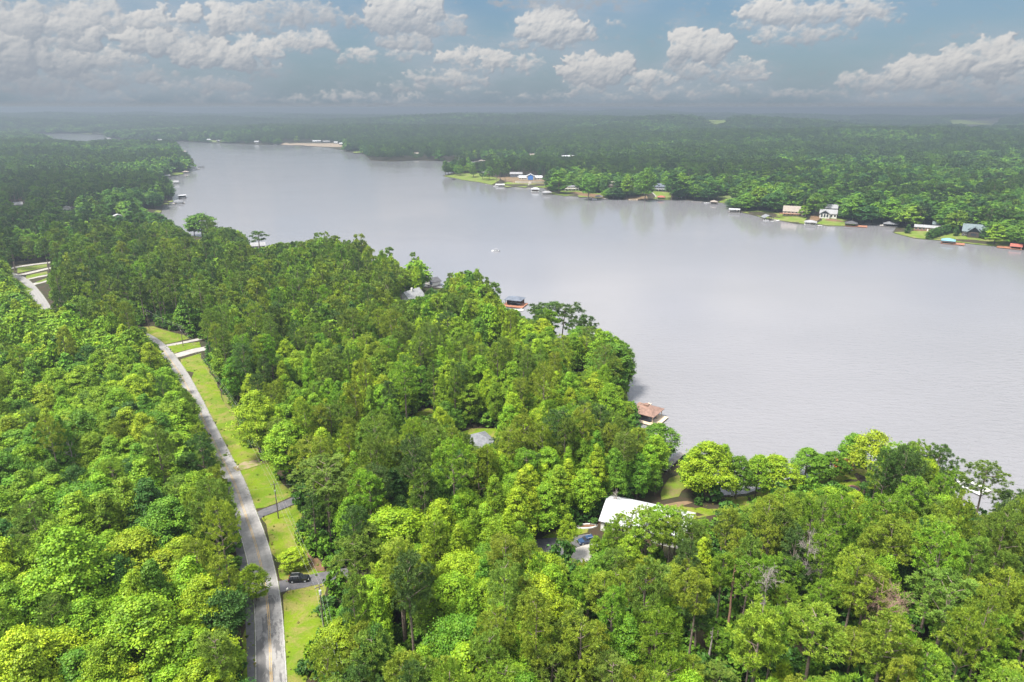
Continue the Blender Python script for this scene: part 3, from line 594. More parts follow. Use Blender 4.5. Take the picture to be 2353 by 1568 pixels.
for poly in [WATER_VIEW,
 [(592,1600),(594,1480),(596,1420),(606,1366),(600,1310),(588,1268),(571,1200),(548,1130),(520,1070),(485,1000),(458,930),(425,872),(398,840),(375,808),(345,768),(342,755),(415,772),(440,782),(460,800),(463,812),(480,842),(495,880),(540,960),(575,1010),(608,1050),(636,1095),(668,1138),(684,1160),(690,1200),(705,1258),(732,1290),(746,1318),(748,1390),(742,1440),(712,1485),(700,1600)],
 [(565,1600),(566,1450),(588,1425),(592,1600)],
 [(40,609),(106,605),(112,625),(104,640),(114,698),(108,710),(98,712),(78,690),(62,660),(40,645)],
 [(1240,1245),(1290,1230),(1345,1206),(1382,1188),(1400,1182),(1540,1178),(1562,1210),(1500,1250),(1390,1232),(1345,1285),(1290,1285),(1250,1265)],
 [(1385,1192),(1440,1176),(1490,1160),(1528,1140),(1530,1105),(1556,1092),(1575,1140),(1600,1158),(1690,1150),(1760,1140),(1800,1118),(1870,1108),(1920,1088),(1985,1090),(1980,1128),(1900,1118),(1800,1130),(1700,1160),(1600,1188),(1500,1180),(1440,1188)],
 [(1524,1085),(1528,1074),(1562,1042),(1570,1046),(1534,1086)],
 [(1084,992),(1118,992),(1133,1010),(1122,1026),(1090,1026)],
 [(733,1345),(748,1345),(752,1438),(738,1438)], [(631,1125),(645,1125),(646,1190),(634,1190)], [(533,937),(545,937),(556,997),(545,997)], [(412,754),(424,754),(426,793),(416,793)], [(333,722),(342,722),(346,755),(340,755)],
 [(1318,842),(1338,842),(1338,856),(1318,856)], [(1122,786),(1140,786),(1140,798),(1122,798)],
 [(965,662),(1016,664),(1000,676),(970,684)], [(432,538),(448,536),(470,546),(445,552)], [(376,464),(398,460),(396,468),(376,476)], [(386,399),(424,396),(420,402),(386,406)],
 [(325,466),(350,476),(370,488),(345,488)], [(950,955),(985,940),(996,948),(970,968)],
 [(88,311),(150,309),(248,312),(248,318),(220,322),(200,325),(170,324),(120,319)],
 [(1700,1120),(1720,1112),(1722,1136),(1690,1140)], [(1655,1108),(1668,1106),(1668,1134),(1655,1136)], [(2195,1150),(2214,1150),(2212,1172),(2198,1172)], [(2248,1170),(2262,1170),(2262,1185),(2248,1185)],
 [(1284,762),(1292,760),(1294,782),(1286,786)], [(1140,411),(1255,402),(1262,428),(1150,426)], [(1025,403),(1040,401),(1130,412),(1130,423),(1050,408)],
 [(1704,486),(1750,483),(1850,502),(1850,513),(1750,499)], [(1862,500),(1950,502),(1960,518),(1862,514)], [(2054,533),(2080,525),(2170,536),(2290,548),(2320,560),(2240,560),(2100,546)],
 [(1500,441),(1540,440),(1540,456),(1502,458)], [(1300,441),(1340,443),(1398,455),(1310,450)], [(645,331),(780,329),(785,338),(645,336)]]:
    CLEAR.append((np.array(poly, float), 1e9))
for x0, x1, y0, y1, yb in [(1788,1878,1240,1340,1420),(1710,1775,1315,1400,1500),(1945,2040,1338,1440,1545),(1655,1685,1310,1440,1470),(1605,1640,1445,1530,1560),(168,200,1015,1075,1130),(1395,1435,1135,1175,1185),
   (1430,1480,1180,1280,1291),(1490,1545,1172,1290,1306),(1700,1728,1480,1600,1660),(1838,1856,1480,1560,1600),(1990,2004,1500,1620,1680)]:
    CLEAR.append((np.array([(x0, y0), (x1, y0), (x1, y1), (x0, y1)], float), project([at((x0+x1)/2, yb)])[1][0]-0.5))
def keep_in_view(obj_pts, depth_pad=1.0, lower=0.25):
    q, dep = project(obj_pts); x0, y0 = q.min(0); x1, y1 = q.max(0); y1 -= (y1-y0)*lower
    CLEAR.append((np.array([(x0,y0),(x1,y0),(x1,y1),(x0,y1)]), dep.min()+depth_pad))

# ------------------------------------------------------------------ buildings
LAND = []      # named landmarks used when the trees are described
FOOT = []      # (x, y, radius) of buildings
def facing(p): return -math.atan2(p[0], p[1])
def house(label, X, Y, w, d, h, roof='gable_x', wall='white_wall', rmat='grey_roof', rise=2.6, nwin=3, storeys=1, rot=0.0, chimney=None, porch=None, deck=None, short=None, clear=True, name='house', cat='house', z=None, dormer=0, group=None, lower=0.25, door=True, p=None, rmat2=None):
    """w wide, d deep, h to the eaves; the front looks at the lake; X, Y where the front foot shows"""
    p = p if p is not None else (at(X, Y) if z is None else Vector((*ground_hit(X, Y, z), z))); rz = facing(p) + R(rot)
    o = empty(name, p, rz); tag(o, label, cat, group); Wm, Rm = M[wall], M[rmat]
    MB().box(-w/2, w/2, 0, d, -0.6, h).build('wall', Wm, o)
    ov = 0.5; th = 0.22; mb = MB()
    if roof == 'gable_x':
        prof = [(-ov, h-ov*rise/(d/2)), (d/2, h+rise), (d+ov, h-ov*rise/(d/2)), (d+ov, h-ov*rise/(d/2)+th), (d/2, h+rise+th), (-ov, h-ov*rise/(d/2)+th)]
        mb.prism(prof, -w/2-ov, w/2+ov); gab = MB().prism([(0.02, h), (d-0.02, h), (d/2, h+rise-0.03)], -w/2+0.01, w/2-0.01); gab.build('gable', Wm, o)
    elif roof == 'gable_y':
        e = h-ov*rise/(w/2); prof = [(-w/2-ov, e), (-w/2-ov, e+th), (0, h+rise+th), (w/2+ov, e+th), (w/2+ov, e), (0, h+rise)]
        mb.prism(prof, -ov, d+ov, 'y'); MB().prism([(-w/2+0.02, h), (0, h+rise-0.03), (w/2-0.02, h)], 0.01, d-0.01, 'y').build('gable', Wm, o)
    elif roof == 'hip':
        k = min(w, d)/2*0.9; a = (-w/2-ov, -ov, h); b_ = (w/2+ov, -ov, h); c = (w/2+ov, d+ov, h); e = (-w/2-ov, d+ov, h)
        if w >= d: r1, r2 = (-w/2+k, d/2, h+rise), (w/2-k, d/2, h+rise); fs = [(a,b_,r2,r1),(b_,c,r2),(c,e,r1,r2),(e,a,r1)]
        else: r1, r2 = (0, k, h+rise), (0, d-k, h+rise); fs = [(a,b_,r1),(b_,c,r2,r1),(c,e,r2),(e,a,r1,r2)]
        for f in fs: mb.quad(*f)
        mb.quad(e, c, b_, a); mb.box(-w/2-ov, w/2+ov, -ov, d+ov, h-th, h-0.004)
    else:
        mb.box(-w/2-ov, w/2+ov, -ov, d+ov, h, h+0.3)
    ro = mb.build('roof', Rm, o)
    if dormer:
        for k in range(dormer):
            x = (k-(dormer-1)/2)*w/max(dormer, 1)*0.8
            dm = MB().box(x-1.1, x+1.1, 0.9, d*0.45, h, h+1.5); dm.build('dormer', Wm, o)
            MB().prism([(x-1.4, h+1.4), (x-1.4, h+1.6), (x, h+2.7), (x+1.4, h+1.6), (x+1.4, h+1.4), (x, h+2.5)], 0.6, d*0.5, 'y').build('dormer_roof', Rm, o)
    if chimney is not None: bx('chimney', M['brick'] if wall != 'white_wall' else M['white_wall'], ro, chimney-0.5, chimney+0.5, d*0.45, d*0.45+0.9, h+0.2, h+rise+1.3)
    hs = h/storeys
    for s_ in range(storeys):
        for k in range(nwin):
            x = -w/2 + w*(k+0.5)/nwin; ww = min(0.32*w/nwin, 0.9)
            if door and s_ == 0 and k == nwin//2:
                f = bx('door', M['white_paint'] if wall not in ('white_wall', 'white_paint') else M['brown_wood'], o, x-0.55, x+0.55, -0.06, 0.02, 0.02, 2.1); continue
            f = bx('window', M['white_paint'], o, x-ww-0.12, x+ww+0.12, -0.05, 0.02, s_*hs+0.28*hs, s_*hs+0.80*hs)
            bx('pane', M['glass'], f, x-ww, x+ww, -0.07, -0.045, s_*hs+0.28*hs+0.12, s_*hs+0.80*hs-0.12)
        for k in range(2):
            y = d*(k+0.5)/2
            f = bx('window', M['white_paint'], o, w/2-0.02, w/2+0.05, y-0.75, y+0.75, s_*hs+0.3*hs, s_*hs+0.8*hs)
            bx('pane', M['glass'], f, w/2+0.045, w/2+0.07, y-0.62, y+0.62, s_*hs+0.3*hs+0.12, s_*hs+0.8*hs-0.12)
            f = bx('window', M['white_paint'], o, -w/2-0.05, -w/2+0.02, y-0.75, y+0.75, s_*hs+0.3*hs, s_*hs+0.8*hs)
            bx('pane', M['glass'], f, -w/2-0.07, -w/2-0.045, y-0.62, y+0.62, s_*hs+0.3*hs+0.12, s_*hs+0.8*hs-0.12)
    if porch:
        pd, pm, ph = porch; bx('deck', M[pm], o, -w/2, w/2, -pd, -0.08, ph-0.3, ph)
        n = max(3, int(w/3.5))
        for k in range(n):
            x = -w/2+0.15+(w-0.3)*k/(n-1); bx('post', M[pm], o, x-0.12, x+0.12, -pd+0.02, -pd+0.26, -0.6, max(h-0.3, ph+1.0))
        bx('railing', M[pm], o, -w/2+0.3, w/2-0.3, -pd+0.05, -pd+0.15, ph+0.85, ph+0.95)
    if deck:
        x0, x1, dd, dm, ph = deck; dk = bx('deck', M[dm], o, x0, x1, -dd, -0.08, ph-0.35, ph)
        bx('railing', M[dm], dk, x0, x1, -dd, -dd+0.1, ph+0.85, ph+0.97)
        for x in np.arange(x0+0.2, x1, 2.2): bx('baluster', M[dm], dk, x-0.07, x+0.07, -dd-0.02, -dd+0.12, -0.6, ph+0.84)
    c, s_ = math.cos(rz), math.sin(rz)
    FOOT.append((p[0]-s_*d/2, p[1]+c*d/2, 0.5*math.hypot(w, d)*0.95+1.0))
    if clear:
        cor = [(p[0]+c*x-s_*y, p[1]+s_*x+c*y, p[2]+zz) for x in (-w/2, w/2) for y, zz in ((0, 0.5), (0, h), (d/2, h+rise))]; keep_in_view(cor, lower=lower)
    LAND.append((short or label, p[0], p[1])); return o
def U(px, X, Y): return px*mpp(X, Y)       # a width in picture units as metres

# the large near house with the white metal roof
pa, pb = at(1392, 1222), at(1560, 1262)
mid_ = (pa+pb)/2; ang = math.atan2(pb.y-pa.y, pb.x-pa.x); wl = (pb-pa).length + 3
house('long white house with a bright metal roof among tall pines', 0, 0, wl, 13.0, 3.3, 'gable_x', 'white_wall', 'white_metal', 2.6, 6, 1, p=mid_, rot=math.degrees(ang-facing(mid_)), clear=False, short='white metal roofed house')
house('house with a grey shingle hip roof half hidden by trees below the blue lake edge', 1104, 1052, 13.5, 11, 3.0, 'hip', 'cream_wall', 'grey_roof', 3.2, 4, 1, rot=25, clear=False, short='grey hip roofed house')
house('grey roofed house with a white gable wall and chimney near the white boathouse', 930, 706, 9, 13, 4.6, 'gable_y', 'white_wall', 'light_grey_roof', 4.2, 3, 2, rot=-42, chimney=0.5, short='white gabled house with the chimney', lower=0.45)
house('small white house on the near shore behind a lone pine', 594, 573, 11, 8, 2.8, 'gable_x', 'white_wall', 'light_grey_roof', 2.0, 4, short='small white shore house', lower=0.3)
house('small white shed in a clearing of the wooded bank', 272, 503, 8.5, 8, 2.6, 'gable_y', 'white_wall', 'white_metal', 1.6, 2, short='small white shed', name='shed', cat='shed')
house('white cottage deep in the dark pines of the wooded bank', 155, 488, 8, 8, 4.2, 'gable_y', 'white_wall', 'light_grey_roof', 2.4, 2, short='white cottage in the pines')
house('pale grey cottage at the edge of the picture in dark pines', 44, 479, 8, 8, 4.2, 'gable_x', 'grey_wood', 'light_grey_roof', 2.4, 2, short='pale grey cottage')
# far shore
mp = U(1, 1220, 415)
o = house('wide white mansion with a blue wrapped gable on the far peninsula', 1219, 414, 54*mp, 13, 3.6, 'gable_x', 'cream_wall', 'white_metal', 2.6, 9, 1, short='white mansion', lower=0.1)
MB().box(-9*mp, 9*mp, -3.5, 6, -0.5, 6.2).build('gable_wing', M['cream_wall'], o); MB().prism([(-10*mp, 6.0), (-10*mp, 6.3), (0, 9.6), (10*mp, 6.3), (10*mp, 6.0), (0, 9.2)], -4.2, 8, 'y').build('wing_roof', M['white_metal'], o)
MB().prism([(-6*mp, 0.6), (6*mp, 0.6), (6*mp, 5.8), (0, 8.4), (-6*mp, 5.8)], -3.75, -3.52, 'y').build('blue_wrap', M['blue_wrap'], o)
for sx_ in (-1, 1):
    for k in range(4): bx('column', M['white_paint'], o, sx_*(11+k*4.2)*mp-0.2, sx_*(11+k*4.2)*mp+0.2, -2.2, -1.8, 0, 3.3)
p = at(1219, 420); t_ = empty('terrace', p, facing(p)); tag(t_, 'curved pale stone terrace wall below the white mansion', 'terrace wall')
tw = MB(); n = 14
for k in range(n):
    a0, a1 = math.pi*(k/n), math.pi*((k+1)/n); rx, ry = 34*mp, 7.0
    q = [(-math.cos(a)*r1, -math.sin(a)*r2) for a in (a0, a1) for r1, r2 in ((rx, ry), (rx-0.6, ry-0.6))]
    tw.loft([[(q[0][0], q[0][1], -0.6), (q[1][0], q[1][1], -0.6), (q[1][0], q[1][1], 2.6), (q[0][0], q[0][1], 2.6)], [(q[2][0], q[2][1], -0.6), (q[3][0], q[3][1], -0.6), (q[3][0], q[3][1], 2.6), (q[2][0], q[2][1], 2.6)]])
tw.build('wall', M['stone'], t_)
for k in range(6): bx('step', M['stone'], t_, -3.2, 1.5, -8.0-k*1.2, -6.9-k*1.2, -0.8, 2.2-k*0.42)
house('grey roofed house with blue lower walls beside the white mansion', 1186, 408, U(28, 1186, 408), 11, 5.4, 'gable_x', 'slate_roof', 'light_grey_roof', 2.6, 4, 2, short='blue walled house')
house('reddish house with a pale roof behind the peninsula trees', 1116, 403, U(17, 1116, 403), 10, 4.6, 'gable_x', 'brick', 'light_grey_roof', 1.6, 3, 1, short='reddish peninsula house')
house('white house with a two storey balcony frame on the far shore', 1314, 438, U(32, 1314, 438), 10, 5.0, 'hip', 'cream_wall', 'grey_roof', 1.6, 5, 2, porch=(2.4, 'white_paint', 2.7), short='white balcony house')
house('brown house with a tan gabled roof half hidden by trees on the far shore', 1407, 435, U(26, 1407, 435), 11, 5.4, 'gable_x', 'brown_wood', 'tan_roof', 4.6, 4, 2, dormer=1, short='tan roofed house')
house('narrow pale gabled house between dense trees on the far shore', 1452, 438, U(12, 1452, 438), 9, 4.2, 'gable_y', 'grey_wood', 'light_grey_roof', 3.6, 2, 1, short='narrow gabled house')
house('navy roofed house with a tall white framed front on the far shore', 1513, 439, U(32, 1513, 439), 11, 5.8, 'gable_x', 'slate_roof', 'slate_roof', 3.6, 5, 2, dormer=1, porch=(2.2, 'white_paint', 2.7), short='navy roofed house')
house('tiny white gazebo house at the edge of the far trees', 1685, 459, U(9, 1685, 459), 4, 3.0, 'hip', 'white_wall', 'light_grey_roof', 1.6, 2, 1, name='gazebo', cat='gazebo', short='white gazebo')
house('brown roofed house with a long red deck on the far shore', 1825, 497, U(50, 1825, 497), 13, 4.8, 'gable_x', 'cream_wall', 'tan_roof', 4.8, 6, 2, deck=(-U(32, 1825, 497), U(14, 1825, 497), 3.0, 'red_wood', 2.5), short='house with the red deck')
house('grey roofed garage wing behind the white gabled house', 1905, 488, U(33, 1905, 488), 11, 4.4, 'gable_x', 'white_wall', 'light_grey_roof', 3.4, 4, 1, short='garage wing', lower=0.4)
o = house('white house with a big front gable between red soil banks', 1902, 501, U(36, 1902, 501), 10, 4.4, 'gable_x', 'white_wall', 'light_grey_roof', 3.6, 5, 1, short='white gabled far house')
MB().box(-8, 1.5, -3.0, 5, -0.5, 4.2).build('gable_wing', M['white_wall'], o); MB().prism([(-8.6, 4.0), (-8.6, 4.3), (-3.25, 7.9), (2.1, 4.3), (2.1, 4.0), (-3.25, 7.6)], -3.7, 6, 'y').build('wing_roof', M['light_grey_roof'], o)
for k in range(3):
    f = bx('window', M['white_paint'], o, -7+k*2.7, -5+k*2.7, -3.06, -2.98, 0.8, 4.4); bx('pane', M['glass'], f, -6.85+k*2.7, -5.15+k*2.7, -3.09, -3.05, 1.0, 4.2)
house('long low house with a pale flat roof on the broad lawn', 2131, 531, U(54, 2131, 531), 11, 3.0, 'gable_x', 'brick', 'light_grey_roof', 1.5, 7, 1, short='long low house')
house('small grey gabled outbuilding behind the long low house', 2150, 524, U(14, 2150, 524), 8, 3.4, 'gable_x', 'grey_wood', 'green_roof', 2.4, 2, 1, short='grey outbuilding')
o = house('dark log house with green grey gables on the broad lawn', 2236, 545, U(46, 2236, 545), 13, 4.6, 'gable_x', 'dark_wood', 'green_roof', 5.6, 6, 2, dormer=2, short='dark log house')
MB().box(-4.6, 4.6, -4.0, 5, -0.5, 4.6).build('gable_wing', M['dark_wood'], o); MB().prism([(-5.8, 4.0), (-5.8, 4.4), (0, 9.4), (5.8, 4.4), (5.8, 4.0), (0, 9.0)], -4.8, 7, 'y').build('wing_roof', M['green_roof'], o)
f = bx('window', M['brown_wood'], o, -2.6, 2.6, -4.08, -3.98, 1.0, 4.0); bx('pane', M['glass'], f, -2.4, 2.4, -4.12, -4.07, 1.2, 3.8)
for X, Y, wp, lab, wl_, rm in [(590,331,9,'far white boat shed at the left of the sandy beach','white_wall','white_metal'),(728,328,18,'long white marina hall beside the sandy beach','white_wall','white_metal'),(750,329,16,'low grey marina shed beside the white hall','grey_wood','light_grey_roof'),
   (772,331,8,'first white tent shaped shed at the marina end','white_wall','white_metal'),(784,334,8,'taller white tent shaped shed at the marina end','white_wall','white_metal'),(480,325,8,'tiny white house on the far pale meadow','white_wall','white_metal'),(502,327.5,7,'tiny grey house on the far pale meadow','grey_wood','light_grey_roof'),
   (957,358,10,'far white house at the wooded point across the lake','white_wall','tan_roof'),(1222,361,12,'pale roofed house deep in the far woods','cream_wall','tan_roof'),(1305,365,30,'long pale barn roof deep in the far woods','white_wall','white_metal'),(250,322,8,'white house at the far end of the lake arm','white_wall','light_grey_roof'),(368,325,9,'tiny white house beside the narrow water','white_wall','light_grey_roof')]:
    wd = U(wp, X, Y); house(lab, X, Y, wd, max(8, wd*0.4), 4.4, 'gable_x', wl_, rm, 2.6, 4 if wd > 20 else 3, 1, short=lab, clear=True, lower=0.5, door=False)

# ------------------------------------------------------------------ boathouses, docks and boats
def boathouse(label, X, Y, w, d, roof='hip', rmat='grey_roof', post='brown_wood', deck='grey_wood', dx=(0, 0), dy=1.0, rot=0.0, h=3.0, rise=1.8, wall=None, walk=None, ladder=False, name='boathouse', cat='boathouse', clear=True, cupola=False, wallside=None, rail=None):
    """open shed standing on piles in the lake; dx: deck reaching past the left and right side, dy past the front"""
    g_ = ground_hit(X, Y, 0.6); p = Vector((g_[0], g_[1], 0.0)); rz = facing(p) + R(rot)
    o = empty(name, p, rz); tag(o, label, cat)
    x0, x1 = -w/2-dx[0], w/2+dx[1]
    dk = MB(); dk.box(-w/2-0.5, -w/2+0.9, 0, d, 0.45, 0.65); dk.box(w/2-0.9, w/2+0.5, 0, d, 0.45, 0.65); dk.box(-w/2+0.9, w/2-0.9, d-1.2, d, 0.45, 0.65)
    dk.box(x0-0.5, x1+0.5, -dy, -0.002, 0.45, 0.65)
    if dx[0]: dk.box(x0-0.5, -w/2-0.502, 0, d, 0.45, 0.65)
    if dx[1]: dk.box(w/2+0.502, x1+0.5, 0, d, 0.45, 0.65)
    do = dk.build('deck', M[deck], o)
    pl = []
    for x in np.linspace(x0-0.2, x1+0.2, 4):
        for y in (-dy+0.2, d-0.2): MB().box(x-0.13, x+0.13, y-0.13, y+0.13, -1.0, 0.448).build('pile', M['dark_wood'], o)
    if roof:
        for x in (-w/2+0.1, w/2-0.1):
            for y in np.linspace(0.15, d-0.15, 3): MB().box(x-0.12, x+0.12, y-0.12, y+0.12, 0.652, h).build('post', M[post], o)
        bx('beam', M[post], o, -w/2-0.05, w/2+0.05, 0.03, 0.27, h-0.3, h-0.01); ov = 0.7; mb = MB(); th = 0.16
        if roof == 'hip':
            k = min(w, d)/2*0.85; a, b_, c, e = (-w/2-ov, -ov, h), (w/2+ov, -ov, h), (w/2+ov, d+ov, h), (-w/2-ov, d+ov, h)
            if w >= d: r1, r2 = (-w/2+k, d/2, h+rise), (w/2-k, d/2, h+rise); fs = [(a,b_,r2,r1),(b_,c,r2),(c,e,r1,r2),(e,a,r1)]
            else: r1, r2 = (0, k, h+rise), (0, d-k, h+rise); fs = [(a,b_,r1),(b_,c,r2,r1),(c,e,r2),(e,a,r1,r2)]
            for f in fs: mb.quad(*f)
            mb.quad(e, c, b_, a); mb.box(-w/2-ov, w/2+ov, -ov, d+ov, h-th, h-0.004)
        elif roof == 'gable_y':
            mb.prism([(-w/2-ov, h-0.3), (-w/2-ov, h-0.1), (0, h+rise+0.2), (w/2+ov, h-0.1), (w/2+ov, h-0.3), (0, h+rise)], -ov, d+ov, 'y')
        elif roof == 'gable_x':
            mb.prism([(-ov, h-0.3), (d/2, h+rise), (d+ov, h-0.3), (d+ov, h-0.1), (d/2, h+rise+0.2), (-ov, h-0.1)], -w/2-ov, w/2+ov)
        else: mb.box(-w/2-ov, w/2+ov, -ov, d+ov, h, h+0.22)
        ro = mb.build('roof', M[rmat], o)
        if cupola: MB().box(-0.9, 0.9, d/2-0.9, d/2+0.9, h+rise-0.6, h+rise+0.25).build('cupola', M[rmat], ro)
    if wall:
        mb = MB().box(-w/2, w/2, d-0.16, d-0.02, 0.66, h-0.31); mb.box(-w/2-0.02, -w/2+0.12, d*0.35, d-0.17, 0.66, h-0.31)
        if wallside == 'full': mb.box(w/2-0.12, w/2+0.02, 0.3, d-0.17, 0.66, h-0.31); mb.box(-w/2+0.13, w/2-0.13, 0.28, 0.4, 0.66, h-0.31)
        mb.build('wall', M[wall], o)
    if walk:
        wx, wl_ = walk; MB().box(wx-0.7, wx+0.7, d+0.003, d+wl_, 0.45, 0.63).build('walkway', M[deck], o)
    if rail: MB().box(-w/2-0.3, w/2+0.3, -0.1, 0.02, h+rise*0.0+0.9, h+1.0).build('railing', M[rail], o)
    c, s_ = math.cos(rz), math.sin(rz)
    if clear:
        keep_in_view([(p[0]+c*x-s_*y, p[1]+s_*x+c*y, zz) for x in (x0, x1) for y, zz in ((-dy, 0.5), (0, h), (d, h+rise))], lower=0.0)
    LAND.append((label, p[0], p[1])); return o
def boat(label, X, Y, L=6.0, rot=0.0, hull='hull_white', top=None, parent_pt=None, z=0.0, dxy=(0, 0)):
    g_ = ground_hit(X, Y, 0.3); p = Vector((g_[0]+dxy[0], g_[1]+dxy[1], z)); o = empty('motor_boat', p, facing(p)+R(rot)); tag(o, label, 'boat')
    B = L*0.36; rings = []
    for t_, wf, zl in [(-0.5, 0.86, 0.05), (-0.3, 1.0, 0.0), (0.0, 1.0, 0.0), (0.25, 0.86, 0.02), (0.4, 0.5, 0.08), (0.5, 0.06, 0.2)]:
        hw = B/2*wf; sh = 0.75 + 0.25*max(0, t_)
        rings.append([(t_*L, -hw, sh), (t_*L, -hw*0.72, 0.1+zl-0.25), (t_*L, 0, -0.25+zl), (t_*L, hw*0.72, 0.1+zl-0.25), (t_*L, hw, sh), (t_*L, hw*0.8, sh-0.04), (t_*L, 0, sh-0.06), (t_*L, -hw*0.8, sh-0.04)])
    MB().loft(rings).build('hull', M[hull], o)
    bx('cockpit', M['canvas_grey'], o, -L*0.42, L*0.12, -B*0.33, B*0.33, 0.68, 0.73)
    for s_ in (-1, 1): bx('seat', M['white_paint'], o, -L*0.12, -L*0.02, s_*B*0.18-0.28, s_*B*0.18+0.28, 0.735, 1.25)
    MB().prism([(-B*0.34, 0.75), (B*0.34, 0.75), (B*0.27, 1.3), (-B*0.27, 1.3)], L*0.12, L*0.14).build('windscreen', M['glass'], o)
    bx('engine', M['tyre'], o, -L*0.56, -L*0.505, -0.28, 0.28, 0.2, 1.15)
    if top:
        MB().prism([(-B*0.42, 2.0), (B*0.42, 2.0), (B*0.36, 2.14), (-B*0.36, 2.14)], -L*0.3, L*0.12).build('canopy', M[top], o)
        for sx_ in (-0.28, 0.1):
            for sy in (-1, 1): MB().tube([(sx_*L, sy*B*0.42, 0.72), (sx_*L, sy*B*0.40, 2.0)], 0.035, 5).build('canopy_pole', M['steel'], o)
    LAND.append((label, p[0], p[1])); return o
boat('white motor boat with a small canopy cruising on the open lake', 1138, 577, 6.4, 172, top='canvas_grey')
k1 = mpp(1485, 968)
boathouse('boathouse with a brown hip roof and pale timber deck by the near trees', 1473, 966, 56*k1, 8.5, 'hip', 'brown_roof', 'pale_wood', 'pale_wood', (0.6, 2.2), 1.9, rot=-24, h=3.4, rise=2.1, walk=(-4, 8), cupola=True)
boat('blue and white motor boat berthed under the brown hip roof', 1474, 955, 6.4, -8, 'hull_white', 'canvas_blue', z=0.55, dxy=(0.5, 2.5))
k2 = mpp(1185, 705)
boathouse('boathouse with a slate blue hip roof and red timber deck', 1178, 702, 37*k2, 7.5, 'hip', 'slate_roof', 'dark_wood', 'red_wood', (0.5, 2.0), 3.6, rot=-20, h=3.8, rise=1.6, wall='red_wood', walk=(-4, 5))
boat('white motor boat berthed beneath the slate blue roof', 1178, 699, 6.0, 0, 'hull_white', None, z=0.4, dxy=(0, 3.5))
MB_ = ground_hit(1192, 712, 0.6); o = empty('swim_raft', (MB_[0], MB_[1], 0.0), R(20)); tag(o, 'square white floating platform beside the red deck', 'floating platform')
bx('platform', M['white_paint'], o, -2.6, 2.6, -1.6, 1.6, 0.25, 0.5)
for sx_ in (-2, 2): MB().tube([(sx_, -1.5, 0.12), (sx_, 1.5, 0.12)], 0.3, 8).build('float', M['steel'], o)
k3 = mpp(1005, 655)
boathouse('white walled boathouse with a dark gable roof by the lakeside lawn', 1003, 656, 22*k3, 9, 'gable_x', 'dark_roof', 'white_paint', 'grey_wood', (0, 0), 0.8, rot=32, h=3.2, rise=1.7, wall='white_wall', wallside='full', walk=(0, 5))
boathouse('orange roofed boat shelter at the edge of the lakeside lawn', 1938, 1080, 4.6, 5.0, 'gable_x', 'orange_roof', 'red_wood', 'grey_wood', (0, 0), 0.3, rot=20, h=1.6, rise=1.6)
boathouse('white bare dock behind the tall pines at the near cove', 2226, 1122, 7.0, 5, None, 'white_metal', 'white_paint', 'white_paint', (0, 0), 1.0, rot=-25, h=1, clear=False, name='dock', cat='dock')
o, _ = ribbon('bulkhead', [tuple(list(ground_hit(*q, 1.0)) + [0]) for q in [(1526, 1082), (1546, 1062), (1568, 1042)]], 1.8, M['grey_wood'], 0.7, None, None, smooth=False); tag(o, 'grey timber bulkhead at the small inlet', 'bulkhead'); o.data.transform(Matrix.Scale(1, 4))
